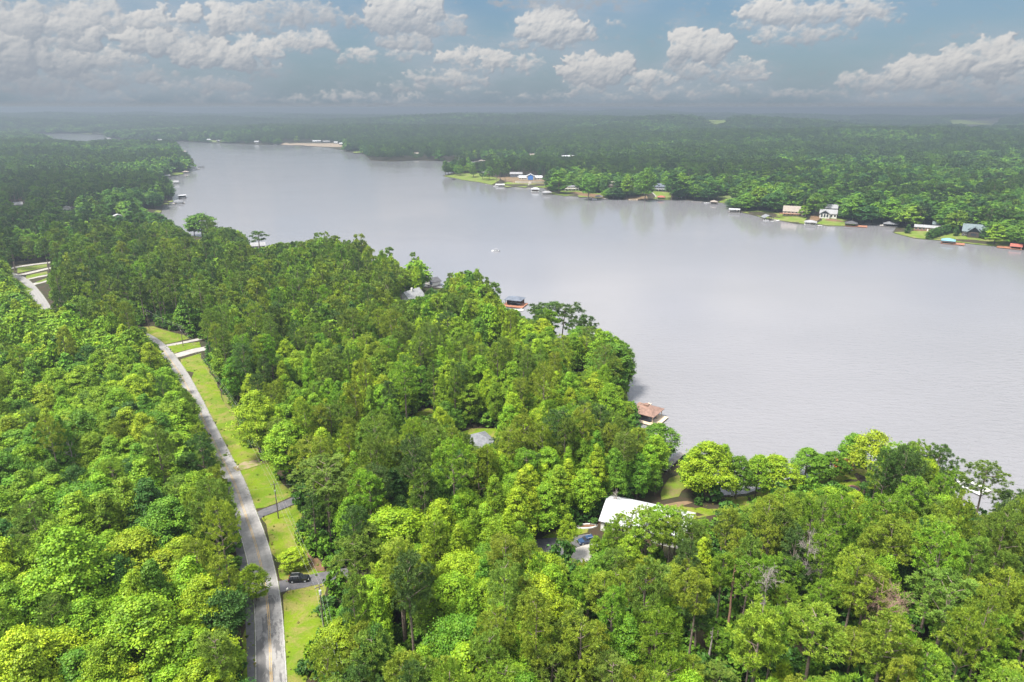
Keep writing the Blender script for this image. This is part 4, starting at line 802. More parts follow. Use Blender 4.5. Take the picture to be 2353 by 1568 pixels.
BH = [
 (1230,440,20,7,dict(roof='hip', rmat='white_metal', post='white_paint', wall='red_wood', deck='white_paint', h=3.4, rise=2.2, dy=1.5, rail='white_paint'), 'white two tier boathouse with red inside, off the mansion lawn'),
 (1257,447,23,9,dict(roof='hip', rmat='light_grey_roof', post='grey_wood', h=3.0, rise=1.8, dy=1.0), 'grey roofed open boathouse next to the white two tier boathouse'),
 (1149,428,22,8,dict(roof='gable_x', rmat='white_metal', post='grey_wood', h=2.4, rise=0.9, dy=0.5, dx=(2, 0)), 'low boathouse with a curved white roof at the peninsula'),
 (1123,425,16,6,dict(roof=None, dy=0.5, h=1), 'bare grey dock beside the low white boathouse'),
 (1042,413,9,5,dict(roof='flat', rmat='dark_roof', post='dark_wood', h=1.8, dy=0.4), 'small dark boat lift at the tip of the peninsula'),
 (1376,457,18,7,dict(roof='hip', rmat='grey_roof', post='grey_wood', dx=(0, 7), dy=0.8), 'grey hip roofed boathouse below the tan roofed house'),
 (1455,460,22,6,dict(roof=None, deck='pale_wood', dy=1.0, h=1), 'pale bare dock below the narrow gabled house'),
 (1519,458,18,8,dict(roof='hip', rmat='red_roof', post='white_paint', dx=(4, 1), dy=0.8), 'red hip roofed boathouse below the navy roofed house'),
 (1562,457,9,6,dict(roof='flat', rmat='white_metal', post='white_paint', dy=0.8, h=2.4), 'small white boat lift between two docks on the far shore'),
 (1600,465,24,3,dict(roof=None, dy=0.5, h=1), 'long low grey pier on the far shore'),
 (1640,469,16,8,dict(roof='hip', rmat='tan_roof', post='brown_wood', dx=(0, 1), dy=0.6, wall='red_wood'), 'brown hip roofed boathouse beside a white boat'),
 (1687,488,26,9,dict(roof='flat', rmat='white_metal', post='white_paint', dy=1.0, h=3.4, rail='white_paint', walk=(3, 12)), 'white flat topped boathouse standing out in the lake'),
 (1767,506,24,9,dict(roof='gable_y', rmat='grey_roof', post='dark_wood', dx=(0, 9), dy=0.8, rise=2.4, deck='grey_wood', rot=25), 'dark gabled boathouse below the red deck house'),
 (1862,517,28,9,dict(roof='hip', rmat='light_grey_roof', post='white_paint', dx=(0, 0), dy=0.8, deck='white_paint'), 'pale hip roofed boathouse below the red soil bank'),
 (1955,520,28,10,dict(roof='hip', rmat='dark_roof', post='dark_wood', dx=(0, 9), dy=1.2, deck='red_wood', rise=2.2), 'dark hip roofed boathouse with a red side deck'),
 (2046,521,32,10,dict(roof='hip', rmat='grey_roof', post='dark_wood', dx=(3, 0), dy=0.8, rise=2.0), 'grey hip roofed boathouse in the wooded cove'),
 (2178,560,30,9,dict(roof='hip', rmat='teal_roof', post='dark_wood', dx=(0, 7), dy=1.2, deck='red_wood', rise=1.6), 'teal roofed boathouse before the dark log house'),
 (2334,572,24,8,dict(roof='gable_x', rmat='red_roof', post='white_paint', dx=(9, 0), dy=2.0, deck='red_wood', rise=1.4, h=2.6), 'red roofed boathouse with a red deck at the edge of the picture'),
 (462,385,14,8,dict(roof='flat', rmat='dark_roof', post='dark_wood', h=2.6), 'dark flat boathouse outermost at the far wooded point'),
 (446,389,14,8,dict(roof='hip', rmat='dark_roof', post='dark_wood', h=2.4, dx=(0, 5)), 'dark hip roofed boathouse next to the outermost one at the point'),
 (427,398,15,8,dict(roof='hip', rmat='tan_roof', post='brown_wood', h=2.4), 'brown boathouse at the lawn strip of the wooded point'),
 (383,406.5,16,8,dict(roof='gable_x', rmat='light_grey_roof', post='brown_wood', h=2.4, rise=1.0), 'low grey boathouse inside the small cove'),
 (404,422,13,8,dict(roof='gable_x', rmat='light_grey_roof', post='grey_wood', h=2.8), 'grey boathouse half hidden by a shore pine'),
 (419,455,18,9,dict(roof='flat', rmat='white_metal', post='dark_wood', h=3.4, wall='dark_wood', walk=(-3, 8)), 'dark boathouse with a pale flat top off the small lawn'),
 (411,468,19,9,dict(roof='hip', rmat='grey_roof', post='grey_wood', h=2.8, dx=(2, 2), dy=1.4), 'grey hip roofed boathouse beside the small lawn'),
 (423,351,8,8,dict(roof='gable_x', rmat='tan_roof', post='grey_wood', h=3), 'tiny boathouse behind the far wooded point'),
 (789,348.5,12,8,dict(roof='flat', rmat='dark_roof', post='white_paint', h=4), 'far dark boathouse near the marina'),
 (1108,372.5,18,10,dict(roof='hip', rmat='tan_roof', post='white_paint', h=3, dx=(9, 0)), 'far boathouse with a dock in the inlet'),
 (633,335.5,9,7,dict(roof='flat', rmat='white_metal', post='white_paint', h=3), 'far white boat lift at the beach')]
for X, Y, wp, d, kw, lab in BH: boathouse(lab, X, Y, wp*mpp(X, Y)*0.86, d, **kw)
for X, Y, L, rt, lab in [(1139,429,8,0,'white motor boat moored beside the low white boathouse'),(1624,467,7,5,'white motor boat moored beside the brown hip roofed boathouse'),(1857,514,6,0,'white boat berthed under the pale hip roofed boathouse'),
    (2029,519,6,0,'white boat tied left of the grey boathouse in the cove'),(1366,458,6,0,'white boat tied below the tan roofed house'),(1760,507,6,10,'small boat under the dark gabled boathouse'),(1507,459,6,0,'white boat beside the red hip roofed boathouse'),(785,336,9,0,'far white boat near the marina tents')]:
    boat(lab, X, Y, L, rt)
def dock(label, pts, w, material):
    o, _ = ribbon('dock', [tuple(list(ground_hit(*q, 0.6)) + [0]) for q in pts], w, M[material], 0.15, None, None, smooth=False)
    z0 = np.array([v.co.z for v in o.data.vertices]).min()
    for v in o.data.vertices: v.co.z = 0.65 if v.co.z > z0+0.05 and v.co.z - z0 > 0.1 else 0.4
    tag(o, label, 'dock')
dock('long white L shaped dock beside the pale hip roofed boathouse', [(1884,500),(1877,512),(1873,518),(1890,518.5)], 1.8, 'white_paint')
dock('pale walkway and landing beside the dark gabled boathouse', [(1812,498),(1798,504),(1784,508),(1772,509)], 1.6, 'white_paint')
dock('grey seawall pier along the wooded cove', [(1972,513),(2000,513.5),(2035,514)], 1.4, 'grey_wood')
for X0, Y0, X1, Y1, wd, lab in [(1496,441,1509,456,1.4,'white path down the lawn of the navy roofed house'),(1215,424,1212,429,1.5,'pale steps path below the mansion terrace'),(1000,668,990,684,1.0,'pale path across the lawn to the white boathouse')]:
    ribbon('path', [(X0, Y0), ((X0+X1)/2+2, (Y0+Y1)/2), (X1, Y1)], wd, M['concrete'], 0.2, lab, None)

# ------------------------------------------------------------------ cars
def car(label, X, Y, heading, paint, L=4.95, Wd=1.95, H=1.76, name='parked_car'):
    p = at(X, Y) + Vector((0, 0, 0.10)); o = empty(name, p, heading); tag(o, label, 'car')
    a = L/2; hw = Wd/2
    def sec(x, z0, z1, w0, w1): return [(x, -w0, z0), (x, -w0, z0+(z1-z0)*0.55), (x, -w1, z1), (x, w1, z1), (x, w0, z0+(z1-z0)*0.55), (x, w0, z0)]
    MB().loft([sec(-a, 0.45, 0.95, hw*0.86, hw*0.84), sec(-a+0.12, 0.32, 1.02, hw*0.96, hw*0.92), sec(-a+0.9, 0.26, 1.05, hw, hw*0.94), sec(0.6, 0.26, 1.04, hw, hw*0.94), sec(a-1.4, 0.26, 1.04, hw, hw*0.93), sec(a-0.5, 0.28, 0.98, hw*0.96, hw*0.88), sec(a-0.1, 0.34, 0.86, hw*0.86, hw*0.78), sec(a, 0.42, 0.74, hw*0.78, hw*0.70)]).build('body', M[paint], o)
    def cab(x, z, w0): return [(x, -w0, z), (x, w0, z)]
    lo = [(-a+0.10, hw*0.90), (a-1.45, hw*0.90)]; hi = [(-a+0.55, hw*0.74), (a-2.25, hw*0.74)]
    MB().loft([[(lo[0][0], -lo[0][1], 1.03), (lo[1][0], -lo[1][1], 1.03), (lo[1][0], lo[1][1], 1.03), (lo[0][0], lo[0][1], 1.03)], [(hi[0][0], -hi[0][1], H-0.10), (hi[1][0], -hi[1][1], H-0.10), (hi[1][0], hi[1][1], H-0.10), (hi[0][0], hi[0][1], H-0.10)]]).build('cabin', M['glass'], o)
    MB().loft([[(hi[0][0]-0.12, -hi[0][1]-0.04, H-0.11), (hi[1][0]+0.05, -hi[1][1]-0.04, H-0.11), (hi[1][0]+0.05, hi[1][1]+0.04, H-0.11), (hi[0][0]-0.12, hi[0][1]+0.04, H-0.11)], [(hi[0][0]+0.05, -hi[0][1]+0.1, H), (hi[1][0]-0.15, -hi[1][1]+0.1, H), (hi[1][0]-0.15, hi[1][1]-0.1, H), (hi[0][0]+0.05, hi[0][1]-0.1, H)]]).build('roof', M[paint], o)
    for s_ in (-1, 1):
        for xx in (-a+1.15, -0.15, a-2.0):      # pillars
            MB().tube([(xx - 0.06, s_*hw*0.915, 1.02), (xx if xx < a-2.1 else xx, s_*hw*0.76, H-0.09)], 0.05, 5).build('pillar', M[paint], o)
        MB().tube([(hi[0][0]+0.1, s_*hw*0.66, H+0.06), (hi[1][0]-0.2, s_*hw*0.66, H+0.06)], 0.03, 5).build('roof_rail', M['steel'], o)
        bx('mirror', M[paint], o, a-1.95, a-1.75, s_*(hw+0.10)-0.09, s_*(hw+0.10)+0.09, 1.02, 1.18)
        bx('headlight', M['lamp_clear'], o, a-0.22, a-0.04, s_*hw*0.66-0.2, s_*hw*0.66+0.2, 0.68, 0.82)
        bx('taillight', M['lamp_red'], o, -a-0.015, -a+0.14, s_*hw*0.76-0.13, s_*hw*0.76+0.13, 0.80, 1.0)
        for xx in (-a+0.98, a-0.95):
            wh = MB(); y0, y1 = sorted((s_*(hw+0.015), s_*(hw-0.24))); wh.tube([(xx, y0, 0.37), (xx, y1, 0.37)], 0.37, 16); wo_ = wh.build('wheel', M['tyre'], o)
            MB().tube([(xx, s_*(hw+0.005), 0.37), (xx, s_*(hw+0.03), 0.37)], 0.23, 12).build('rim', M['steel'], wo_)
    bx('number_plate', M['white_paint'], o, -a-0.02, -a+0.02, -0.26, 0.26, 0.62, 0.76)
    LAND.append(('black parked car' if 'black' in label else 'blue parked car', p[0], p[1])); keep_in_view([(p[0]+x, p[1]+y, p[2]+z) for x in (-2.4, 2.4) for y in (-1, 1) for z in (0.2, 1.8)], lower=0.0)
    return o
car('black sport utility car with roof rails parked on the asphalt driveway', 688, 1335, R(6), 'car_black')
car('dark blue car parked by the white metal roofed house', 1347, 1247, R(200), 'car_blue', L=4.7, H=1.66)

# ------------------------------------------------------------------ utility poles, wires, mailboxes, yard things
POLES = [(744,1443,'near the bottom of the roadside lawn, with a transformer'), (640,1192,'at the narrow asphalt driveway'), (551,998,'in the scrub beside the upper straight'), (421,795,'between the two concrete driveways'), (343,757,'beyond the small far lawn')]
pole_pts = []
for i, (X, Y, wh) in enumerate(POLES):
    p = at(X, Y); o = empty('utility_pole', p, math.atan2(-1, 0.55)); H = 11.6 if i < 3 else 10.5
    tag(o, 'weathered wooden utility pole ' + wh, 'utility pole', 'utility poles along the road')
    MB().tube([(0, 0, -0.5), (0, 0, H*0.5), (0, 0, H)], [0.17, 0.15, 0.11], 8).build('pole', M['pole_wood'], o)
    bx('crossarm', M['pole_wood'], o, -0.06, 0.06, -0.95, 0.95, H-0.75, H-0.6)
    for y in (-0.85, 0, 0.85): MB().tube([(0, y, H-0.6 if y else H), (0, y, H-0.38 if y else H+0.2)], 0.06, 6).build('insulator', M['lamp_clear'], o)
    if i == 0:
        MB().tube([(0.36, 0, H-2.4), (0.36, 0, H-1.35)], 0.27, 12).build('transformer', M['steel'], o)
        MB().tube([(0.2, 0.1, H-1.3), (0.36, 0, H-1.2)], 0.05, 6).build('bracket', M['steel'], o)
    else: bx('service_box', M['steel'], o, 0.10, 0.32, -0.12, 0.12, H-3.0, H-2.4)
    pole_pts.append((p, H, o)); LAND.append(('utility pole ' + wh, p[0], p[1]))
def wire(a, b_, label, sag=0.9, r_=0.014):
    pts = [a.lerp(b_, k/14) - Vector((0, 0, sag*4*(k/14)*(1-k/14))) for k in range(15)]
    o = MB().tube(pts, r_, 4).build('power_line', M['wire']); tag(o, label, 'power line', 'power lines between the poles')
cw = Vector((math.cos(math.atan2(-1, 0.55)+math.pi/2), math.sin(math.atan2(-1, 0.55)+math.pi/2), 0))
off_end = (at(800, 1700), 11.6, None)
seq = [off_end] + pole_pts
spans = ['from the lowest pole out of the bottom edge', 'from the transformer pole to the driveway pole', 'from the driveway pole to the scrub pole', 'from the scrub pole to the concrete driveway pole', 'from there to the farthest pole']
for i in range(len(seq)-1):
    for y, dz, nm in ((-0.85, -0.38, 'outer'), (0, 0.2, 'top'), (0.85, -0.38, 'road side')):
        wire(seq[i][0] + cw*y + Vector((0, 0, seq[i][1]+dz)), seq[i+1][0] + cw*y + Vector((0, 0, seq[i+1][1]+dz)), f'thin grey {nm} wire running {spans[i]}')
wire(pole_pts[1][0]+Vector((0, 0, 10.4)), at(520, 1195)+Vector((0, 0, 9)), 'thin grey service wire crossing the road from the driveway pole', 0.5)
wire(pole_pts[1][0]+Vector((0, 0, 10.9)), at(760, 1160)+Vector((0, 0, 8)), 'thin grey service wire from the driveway pole into the trees', 0.5)
def mailbox(label, X, Y, m_):
    p = at(X, Y); o = empty('mailbox', p, R(rng.uniform(50, 80))); tag(o, label, 'mailbox', 'mailboxes along the road')
    bx('post', M['brown_wood'], o, -0.06, 0.06, -0.06, 0.06, -0.2, 1.0)
    MB().prism([(-0.14, 1.0), (0.14, 1.0), (0.14, 1.18), (0.08, 1.30), (-0.08, 1.30), (-0.14, 1.18)], -0.3, 0.3).build('box', M[m_], o)
    bx('flag', M['lamp_red'], o, -0.1, 0.06, 0.145, 0.16, 1.1, 1.32)
mailbox('white mailbox on a post at the black car driveway', 661, 1363, 'white_paint'); mailbox('black mailbox on a post at the narrow driveway mouth', 607, 1195, 'tyre')
mailbox('white mailbox on a post by the sandy bare strip', 547, 1081, 'white_paint'); mailbox('dark mailbox on a post at the concrete driveway mouth', 392, 808, 'tyre')
p = at(1963, 1124); o = empty('fire_pit', p); tag(o, 'round stone fire pit on the lakeside lawn', 'fire pit')
for k in range(18):
    a = 2*math.pi*k/18; b_ = MB().box(-0.26, 0.26, -0.2, 0.2, 0, 0.4).build('stone', M['brick'], o); b_.location = (1.5*math.cos(a), 1.5*math.sin(a), 0); b_.rotation_euler = (0, 0, a+math.pi/2)
MB().tube([(0, 0, 0.02), (0, 0, 0.12)], 1.25, 18).build('ash', M['dark_roof'], o)
p = at(1349, 1211); o = empty('flower_bed', p, R(8)); tag(o, 'oval flower bed edged with white stones beside the white house', 'flower bed')
for k in range(30):
    a = 2*math.pi*k/30; b_ = MB().box(-0.27, 0.27, -0.16, 0.16, 0, 0.34).build('edging_stone', M['white_paint'], o); b_.location = (2.7*math.cos(a), 0.95*math.sin(a), 0.05); b_.rotation_euler = (0, 0, math.atan2(0.95*math.cos(a), -2.7*math.sin(a)))
bed = MB(); bed.v = [(2.55*math.cos(2*math.pi*k/24), 0.85*math.sin(2*math.pi*k/24), 0.16) for k in range(24)]; bed.f = [tuple(range(24))]; bed.build('soil', M['red_soil'], o)
p = at(1682, 1141); o = empty('garden_chair', p, R(-20)); tag(o, 'white garden chair at the water edge under the trees', 'chair')
bx('seat', M['white_paint'], o, -0.4, 0.4, -0.4, 0.4, 0.38, 0.44); MB().prism([(0.36, 0.44), (0.44, 0.44), (0.75, 1.25), (0.67, 1.25)], -0.38, 0.38).build('backrest', M['white_paint'], o)
for sx_ in (-0.36, 0.36):
    bx('armrest', M['white_paint'], o, sx_-0.08, sx_+0.08, -0.45, 0.5, 0.66, 0.70)
    for sy in (-0.36, 0.34): bx('leg', M['white_paint'], o, sx_-0.04, sx_+0.04, sy-0.04, sy+0.04, 0, 0.378)
p = at(1328, 858); o = empty('picnic_table', p, R(20)); tag(o, 'white picnic table in the shade near the point', 'picnic table')
bx('tabletop', M['white_paint'], o, -1.1, 1.1, -0.42, 0.42, 0.72, 0.78)
for sy in (-0.75, 0.75): bx('bench', M['white_paint'], o, -1.1, 1.1, sy-0.15, sy+0.15, 0.42, 0.47)
for sx_ in (-0.8, 0.8): MB().prism([(-0.8, 0), (-0.7, 0), (0.0, 0.71), (0.7, 0), (0.8, 0), (0.1, 0.715), (-0.1, 0.715)], sx_-0.04, sx_+0.04).build('leg', M['white_paint'], o)

# ------------------------------------------------------------------ tree shapes
def unit(v): return v/np.maximum(np.linalg.norm(v, axis=-1, keepdims=True), 1e-9)
def quads_mesh(name, P4, m_):
    n = len(P4); k = P4.shape[1]; me = bpy.data.meshes.new(name); me.vertices.add(n*k); me.vertices.foreach_set('co', P4.reshape(-1).astype(np.float32))
    me.loops.add(n*k); me.loops.foreach_set('vertex_index', np.arange(n*k, dtype=np.int32)); me.polygons.add(n)
    me.polygons.foreach_set('loop_start', np.arange(0, n*k, k, dtype=np.int32)); me.update(calc_edges=True); me.materials.append(m_); return me
def leaf_cards(pos, nrm, size, r_, shape=1.35):
    n = len(pos); a = unit(np.cross(nrm, r_.normal(size=(n, 3)))); b_ = np.cross(nrm, a); s_ = size*r_.uniform(0.7, 1.3, n)[:, None]
    bend = nrm*s_*0.16
    return np.stack([pos - a*s_*0.5*shape, pos - b_*s_*0.5 + bend, pos + a*s_*0.5*shape, pos + b_*s_*0.5 + bend], 1)
def broad_crown(seed, H, Rr, nc, nl, ls, base=0.25, pointy=0.5, inner=0.25):
    r_ = np.random.default_rng(seed); zb = H*base
    t = r_.uniform(0.02, 1.0, nc)**0.85; phi = r_.uniform(0, 6.283, nc)
    prof = np.where(t < 0.33, 0.62+0.38*np.sin(t/0.33*1.571), np.clip(1-((t-0.33)/0.70)**(2.4-1.3*pointy), 0, 1)**(0.62+0.3*pointy))
    lob = 1 + 0.22*np.sin(2*phi+seed) + 0.16*np.sin(3*phi+seed*2.1+5*t)
    rho = Rr*prof*lob*r_.uniform(0.55, 1.0, nc)**0.6
    cen = np.stack([rho*np.cos(phi), rho*np.sin(phi), zb+(H-zb)*t*0.97], 1)
    cr = Rr*r_.uniform(0.10, 0.27, nc)*(0.65+0.5*prof)*(1.25 if nc < 100 else 1.0)
    i = np.repeat(np.arange(nc), nl); d = unit(r_.normal(size=(nc*nl, 3))); d[:, 2] = np.where(d[:, 2] < -0.25, -d[:, 2], d[:, 2])
    out = np.stack([np.cos(phi), np.sin(phi), 0*phi], 1)[i]
    d = unit(d + out*0.3)
    rad = cr[i]*np.where(r_.random(nc*nl) < 0.22, r_.uniform(1.0, 1.7, nc*nl), r_.uniform(0.5, 1.08, nc*nl))
    pos = cen[i] + d*rad[:, None]*np.array([1.08, 1.08, 0.78])
    nrm = unit(d + np.array([0, 0, 0.45]) + r_.normal(size=d.shape)*0.62)
    return leaf_cards(pos, nrm, ls, r_), cen
def broad_trunk(seed, H, Rr, cen, m_, nb=9):
    r_ = np.random.default_rng(seed+500); mb = MB(); lean = r_.normal(0, 0.35, 2)
    mb.tube([(0, 0, -0.6), (lean[0]*0.3, lean[1]*0.3, H*0.3), (lean[0]*0.6, lean[1]*0.6, H*0.6), (lean[0], lean[1], H*0.9)], [0.032*Rr+0.17, 0.026*Rr+0.12, 0.13, 0.04], 7)
    for c in cen[r_.choice(len(cen), min(nb, len(cen)), False)]:
        z0 = max(H*0.2, c[2]-np.hypot(c[0], c[1])*0.9); mb.tube([(lean[0]*z0/H, lean[1]*z0/H, z0), (c[0]*0.5, c[1]*0.5, (z0+c[2])/2), tuple(c)], [0.10, 0.07, 0.03], 5, False)
    return mb
def pine_crown(seed, H, Rr, nt, nb, base=0.5, bl=0.62, bw=0.15):
    """needle tufts gathered in puffs at the branch ends"""
    r_ = np.random.default_rng(seed); zb = H*base; per = 9 if nt > 100 else 4; ng = max(6, nt//per)
    t = (np.arange(ng)+r_.uniform(0, 1, ng))/ng; t = t**0.85; phi = np.arange(ng)*2.399+r_.uniform(-0.5, 0.5, ng)
    prof = np.sin(math.pi*(0.14+0.78*t))**0.75*(1+0.22*np.sin(2*phi+seed)+r_.uniform(-0.18, 0.12, ng))
    rho = Rr*prof*r_.uniform(0.45, 1.0, ng)**0.6
    gc = np.stack([rho*np.cos(phi), rho*np.sin(phi), zb+(H-zb)*t*0.96 - 0.07*rho], 1); gr = Rr*r_.uniform(0.20, 0.36, ng)
    gi = np.repeat(np.arange(ng), per); nt = len(gi)
    off = unit(r_.normal(size=(nt, 3)))*gr[gi][:, None]*r_.uniform(0.35, 1.0, nt)[:, None]*np.array([1.15, 1.15, 0.62]); off[:, 2] = np.where(off[:, 2] < -0.25*gr[gi], -off[:, 2], off[:, 2])
    cen = gc[gi] + off
    i = np.repeat(np.arange(nt), nb); d = unit(r_.normal(size=(nt*nb, 3)) + np.array([0, 0, 0.5]) + unit(off)[i]*0.7)
    L = bl*r_.uniform(0.7, 1.25, nt*nb)[:, None]; w_ = unit(np.cross(d, r_.normal(size=d.shape)))*bw
    o = cen[i] + d*L*0.12 + r_.normal(size=d.shape)*0.14*bl
    return np.stack([o - w_*0.5 + d*L*0.35, o, o + w_*0.5 + d*L*0.35, o + d*L], 1), gc
def pine_trunk(seed, H, Rr, cen, m_, nb=13, base=0.5):
    r_ = np.random.default_rng(seed+900); mb = MB(); lx, ly = r_.normal(0, 0.5, 2)
    mb.tube([(0, 0, -0.6), (lx*0.4, ly*0.4, H*0.35), (lx, ly, H*0.7), (lx*0.8, ly*0.8, H*0.97)], [0.30, 0.24, 0.16, 0.04], 8)
    for c in cen[r_.choice(len(cen), min(nb, len(cen)), False)]:
        z0 = max(H*base*0.85, c[2]-np.hypot(c[0], c[1])*0.55); mb.tube([(lx*z0/H, ly*z0/H, z0), (c[0]*0.6, c[1]*0.6, (z0+2*c[2])/3), tuple(c)], [0.085, 0.06, 0.02], 5, False)
    for k in range(4):
        z0 = H*r_.uniform(0.3, base); a = r_.uniform(0, 6.28); L = r_.uniform(0.5, 1.8); mb.tube([(lx*0.5, ly*0.5, z0), (lx*.5+math.cos(a)*L, ly*.5+math.sin(a)*L, z0+r_.uniform(-0.2, 0.5))], [0.05, 0.015], 4, False)
    return mb
def dead_branches(seed, H, spread=0.5, start=0.35, twig=4, dens=1.0):
    r_ = np.random.default_rng(seed); mb = MB()
    mb.tube([(0, 0, -0.5), (0.2, 0, H*0.4), (0.0, 0.3, H*0.75), (0.2, 0.2, H)], [0.34, 0.25, 0.14, 0.04], 7)
    def grow(p, d, L, rad, lev):
        pts = [p]; q = p
        for k in range(3): d = unit(d + r_.normal(size=3)*0.22 + np.array([0, 0, 0.08])); q = q + d*L/3; pts.append(q)
        mb.tube(pts, np.linspace(rad, rad*0.35, 4), 5 if lev < 2 else 4, False)
        if lev < 4 and rad > 0.017:
            for k in range(twig): j = r_.integers(1, 4); grow(pts[j], unit(d + r_.normal(size=3)*0.75), L*r_.uniform(0.35, 0.6), rad*0.5, lev+1)
    for k in range(int(15*dens)):
        z0 = H*r_.uniform(start, 0.95); a = r_.uniform(0, 6.283); grow(np.array([0.1, 0.1, z0]), unit(np.array([math.cos(a), math.sin(a), r_.uniform(0.1, 0.8)])), spread*H*0.42*(1.15-z0/H*0.7)*r_.uniform(0.6, 1.1), 0.085, 1)
    return mb

KB, KP = 10, 7          # two more open crowned shapes with tall bare stems follow the ten
SHAPES = {'broad': [], 'pine': []}
for k in range(KB):
    H, Rr, pt, bs = [(18,4.3,.75,.2),(20,4.9,.55,.25),(16,3.6,.95,.15),(19,3.4,1.0,.12),(15,4.6,.25,.3),(21,4.0,.9,.2),(17,5.2,.35,.28),(18,3.8,.8,.1),(20,3.2,1.0,.18),(16,4.4,.6,.34)][k]
    q, cen = broad_crown(20+k, H, Rr, 190, 118, 0.235, base=bs, pointy=pt)
    SHAPES['broad'].append((H, Rr, quads_mesh('leafy_crown', q, M['leaf']), broad_trunk(20+k, H, Rr, cen, None, 12).mesh('leafy_trunk', M['bark'])))
for k in range(2):
    H, Rr = [(19, 4.4), (17, 3.8)][k]; q, cen = broad_crown(40+k, H, Rr, 95, 96, 0.28, base=0.46, pointy=0.4)
    SHAPES['broad'].append((H, Rr, quads_mesh('leafy_crown', q, M['leaf']), broad_trunk(40+k, H, Rr, cen, None, 14).mesh('leafy_trunk', M['bark'])))
for k in range(KP):
    H, Rr = [(24, 3.9), (26, 4.4), (22, 3.3), (25, 3.6), (21, 4.2), (27, 4.8), (23, 3.0)][k]; bs = [.52, .58, .45, .6, .55, .62, .42][k]
    q, cen = pine_crown(60+k, H, Rr, 330, 30, bs, 0.52, 0.13)
    SHAPES['pine'].append((H, Rr, quads_mesh('pine_crown', q, M['needle']), pine_trunk(60+k, H, Rr, cen, None, base=bs).mesh('pine_trunk', M['pine_bark'])))
# shapes scattered in the far woods: crown and trunk in one mesh, not linked to the scene themselves
protos = bpy.data.collections.new('woodland_shapes'); PINFO = []
def add_proto(key, H, Rr, q, trunk, lm, tm):
    nt = len(trunk.v) if trunk else 0; n, k = q.shape[:2]; V3 = (trunk.v if trunk else []) + [tuple(p) for p in q.reshape(-1, 3)]
    F3 = (trunk.f if trunk else []) + [tuple(nt+i*k+j for j in range(k)) for i in range(n)]
    me = bpy.data.meshes.new('shape'); me.from_pydata(V3, [], F3); me.materials.append(lm); me.materials.append(tm)
    if trunk: me.polygons.foreach_set('material_index', [1]*len(trunk.f) + [0]*n)
    o = bpy.data.objects.new('shape_%02d' % len(PINFO), me); protos.objects.link(o); PINFO.append((key, H, Rr))
for k in range(3):
    H, Rr = [(17, 4.2), (15, 4.8), (19, 4.0)][k]; q, cen = broad_crown(120+k, H, Rr, 90, 36, 0.66, base=.2, pointy=[.5, .15, .8][k]); add_proto('broad_mid', H, Rr, q, broad_trunk(120+k, H, Rr, cen, None, 4), M['leaf'], M['bark'])
for k in range(3):
    H, Rr = [(24, 3.9), (22, 3.3), (25, 4.4)][k]; q, cen = pine_crown(140+k, H, Rr, 120, 15, .5, 0.95, 0.34); add_proto('pine_mid', H, Rr, q, pine_trunk(140+k, H, Rr, cen, None, 5), M['needle'], M['pine_bark'])
for k in range(3):
    H, Rr = [(17, 5.2), (15, 5.6), (18, 4.9)][k]; q, cen = broad_crown(160+k, H, Rr, 26, 13, 1.9, base=.12, pointy=[.4, .1, .7][k]); add_proto('broad_far', H, Rr, q, None, M['leaf'], M['bark'])
for k in range(3):
    H, Rr = [(23, 4.6), (21, 4.2), (24, 5.0)][k]; q, cen = pine_crown(180+k, H, Rr, 46, 6, .4, 1.9, 0.95); add_proto('pine_far', H, Rr, q, None, M['needle'], M['pine_bark'])
for k in range(2):
    q, cen = broad_crown(200+k, 4.2, 2.0, 26, 26, 0.48, base=0.02, pointy=.2); add_proto('bush', 4.2, 2.0, q, None, M['leaf'], M['bark'])
for k in range(2):          # full shapes for the near trees that are past the counted ones
    H, Rr, me, tr = SHAPES['broad'][k]; q, cen = broad_crown(20+k, H, Rr, 170, 70, 0.33, base=.2); add_proto('broad_near', H, Rr, q, broad_trunk(20+k, H, Rr, cen, None), M['leaf'], M['bark'])
for k in range(2):
    H, Rr, me, tr = SHAPES['pine'][k]; q, cen = pine_crown(60+k, H, Rr, 300, 28, .52, 0.55, 0.14); add_proto('pine_near', H, Rr, q, pine_trunk(60+k, H, Rr, cen, None), M['needle'], M['pine_bark'])
PIDX = {}
for i, (key, H, Rr) in enumerate(PINFO): PIDX.setdefault(key, []).append(i)

# ------------------------------------------------------------------ where the trees stand
BT = {'yellow green': (0.235, 0.350, 0.013), 'bright green': (0.168, 0.305, 0.013), 'mid green': (0.098, 0.215, 0.014), 'deep green': (0.048, 0.128, 0.017)}
PT = {'olive green': (0.195, 0.275, 0.022), 'dull green': (0.132, 0.215, 0.026), 'dark green': (0.072, 0.138, 0.028), 'fresh green': (0.150, 0.275, 0.019)}
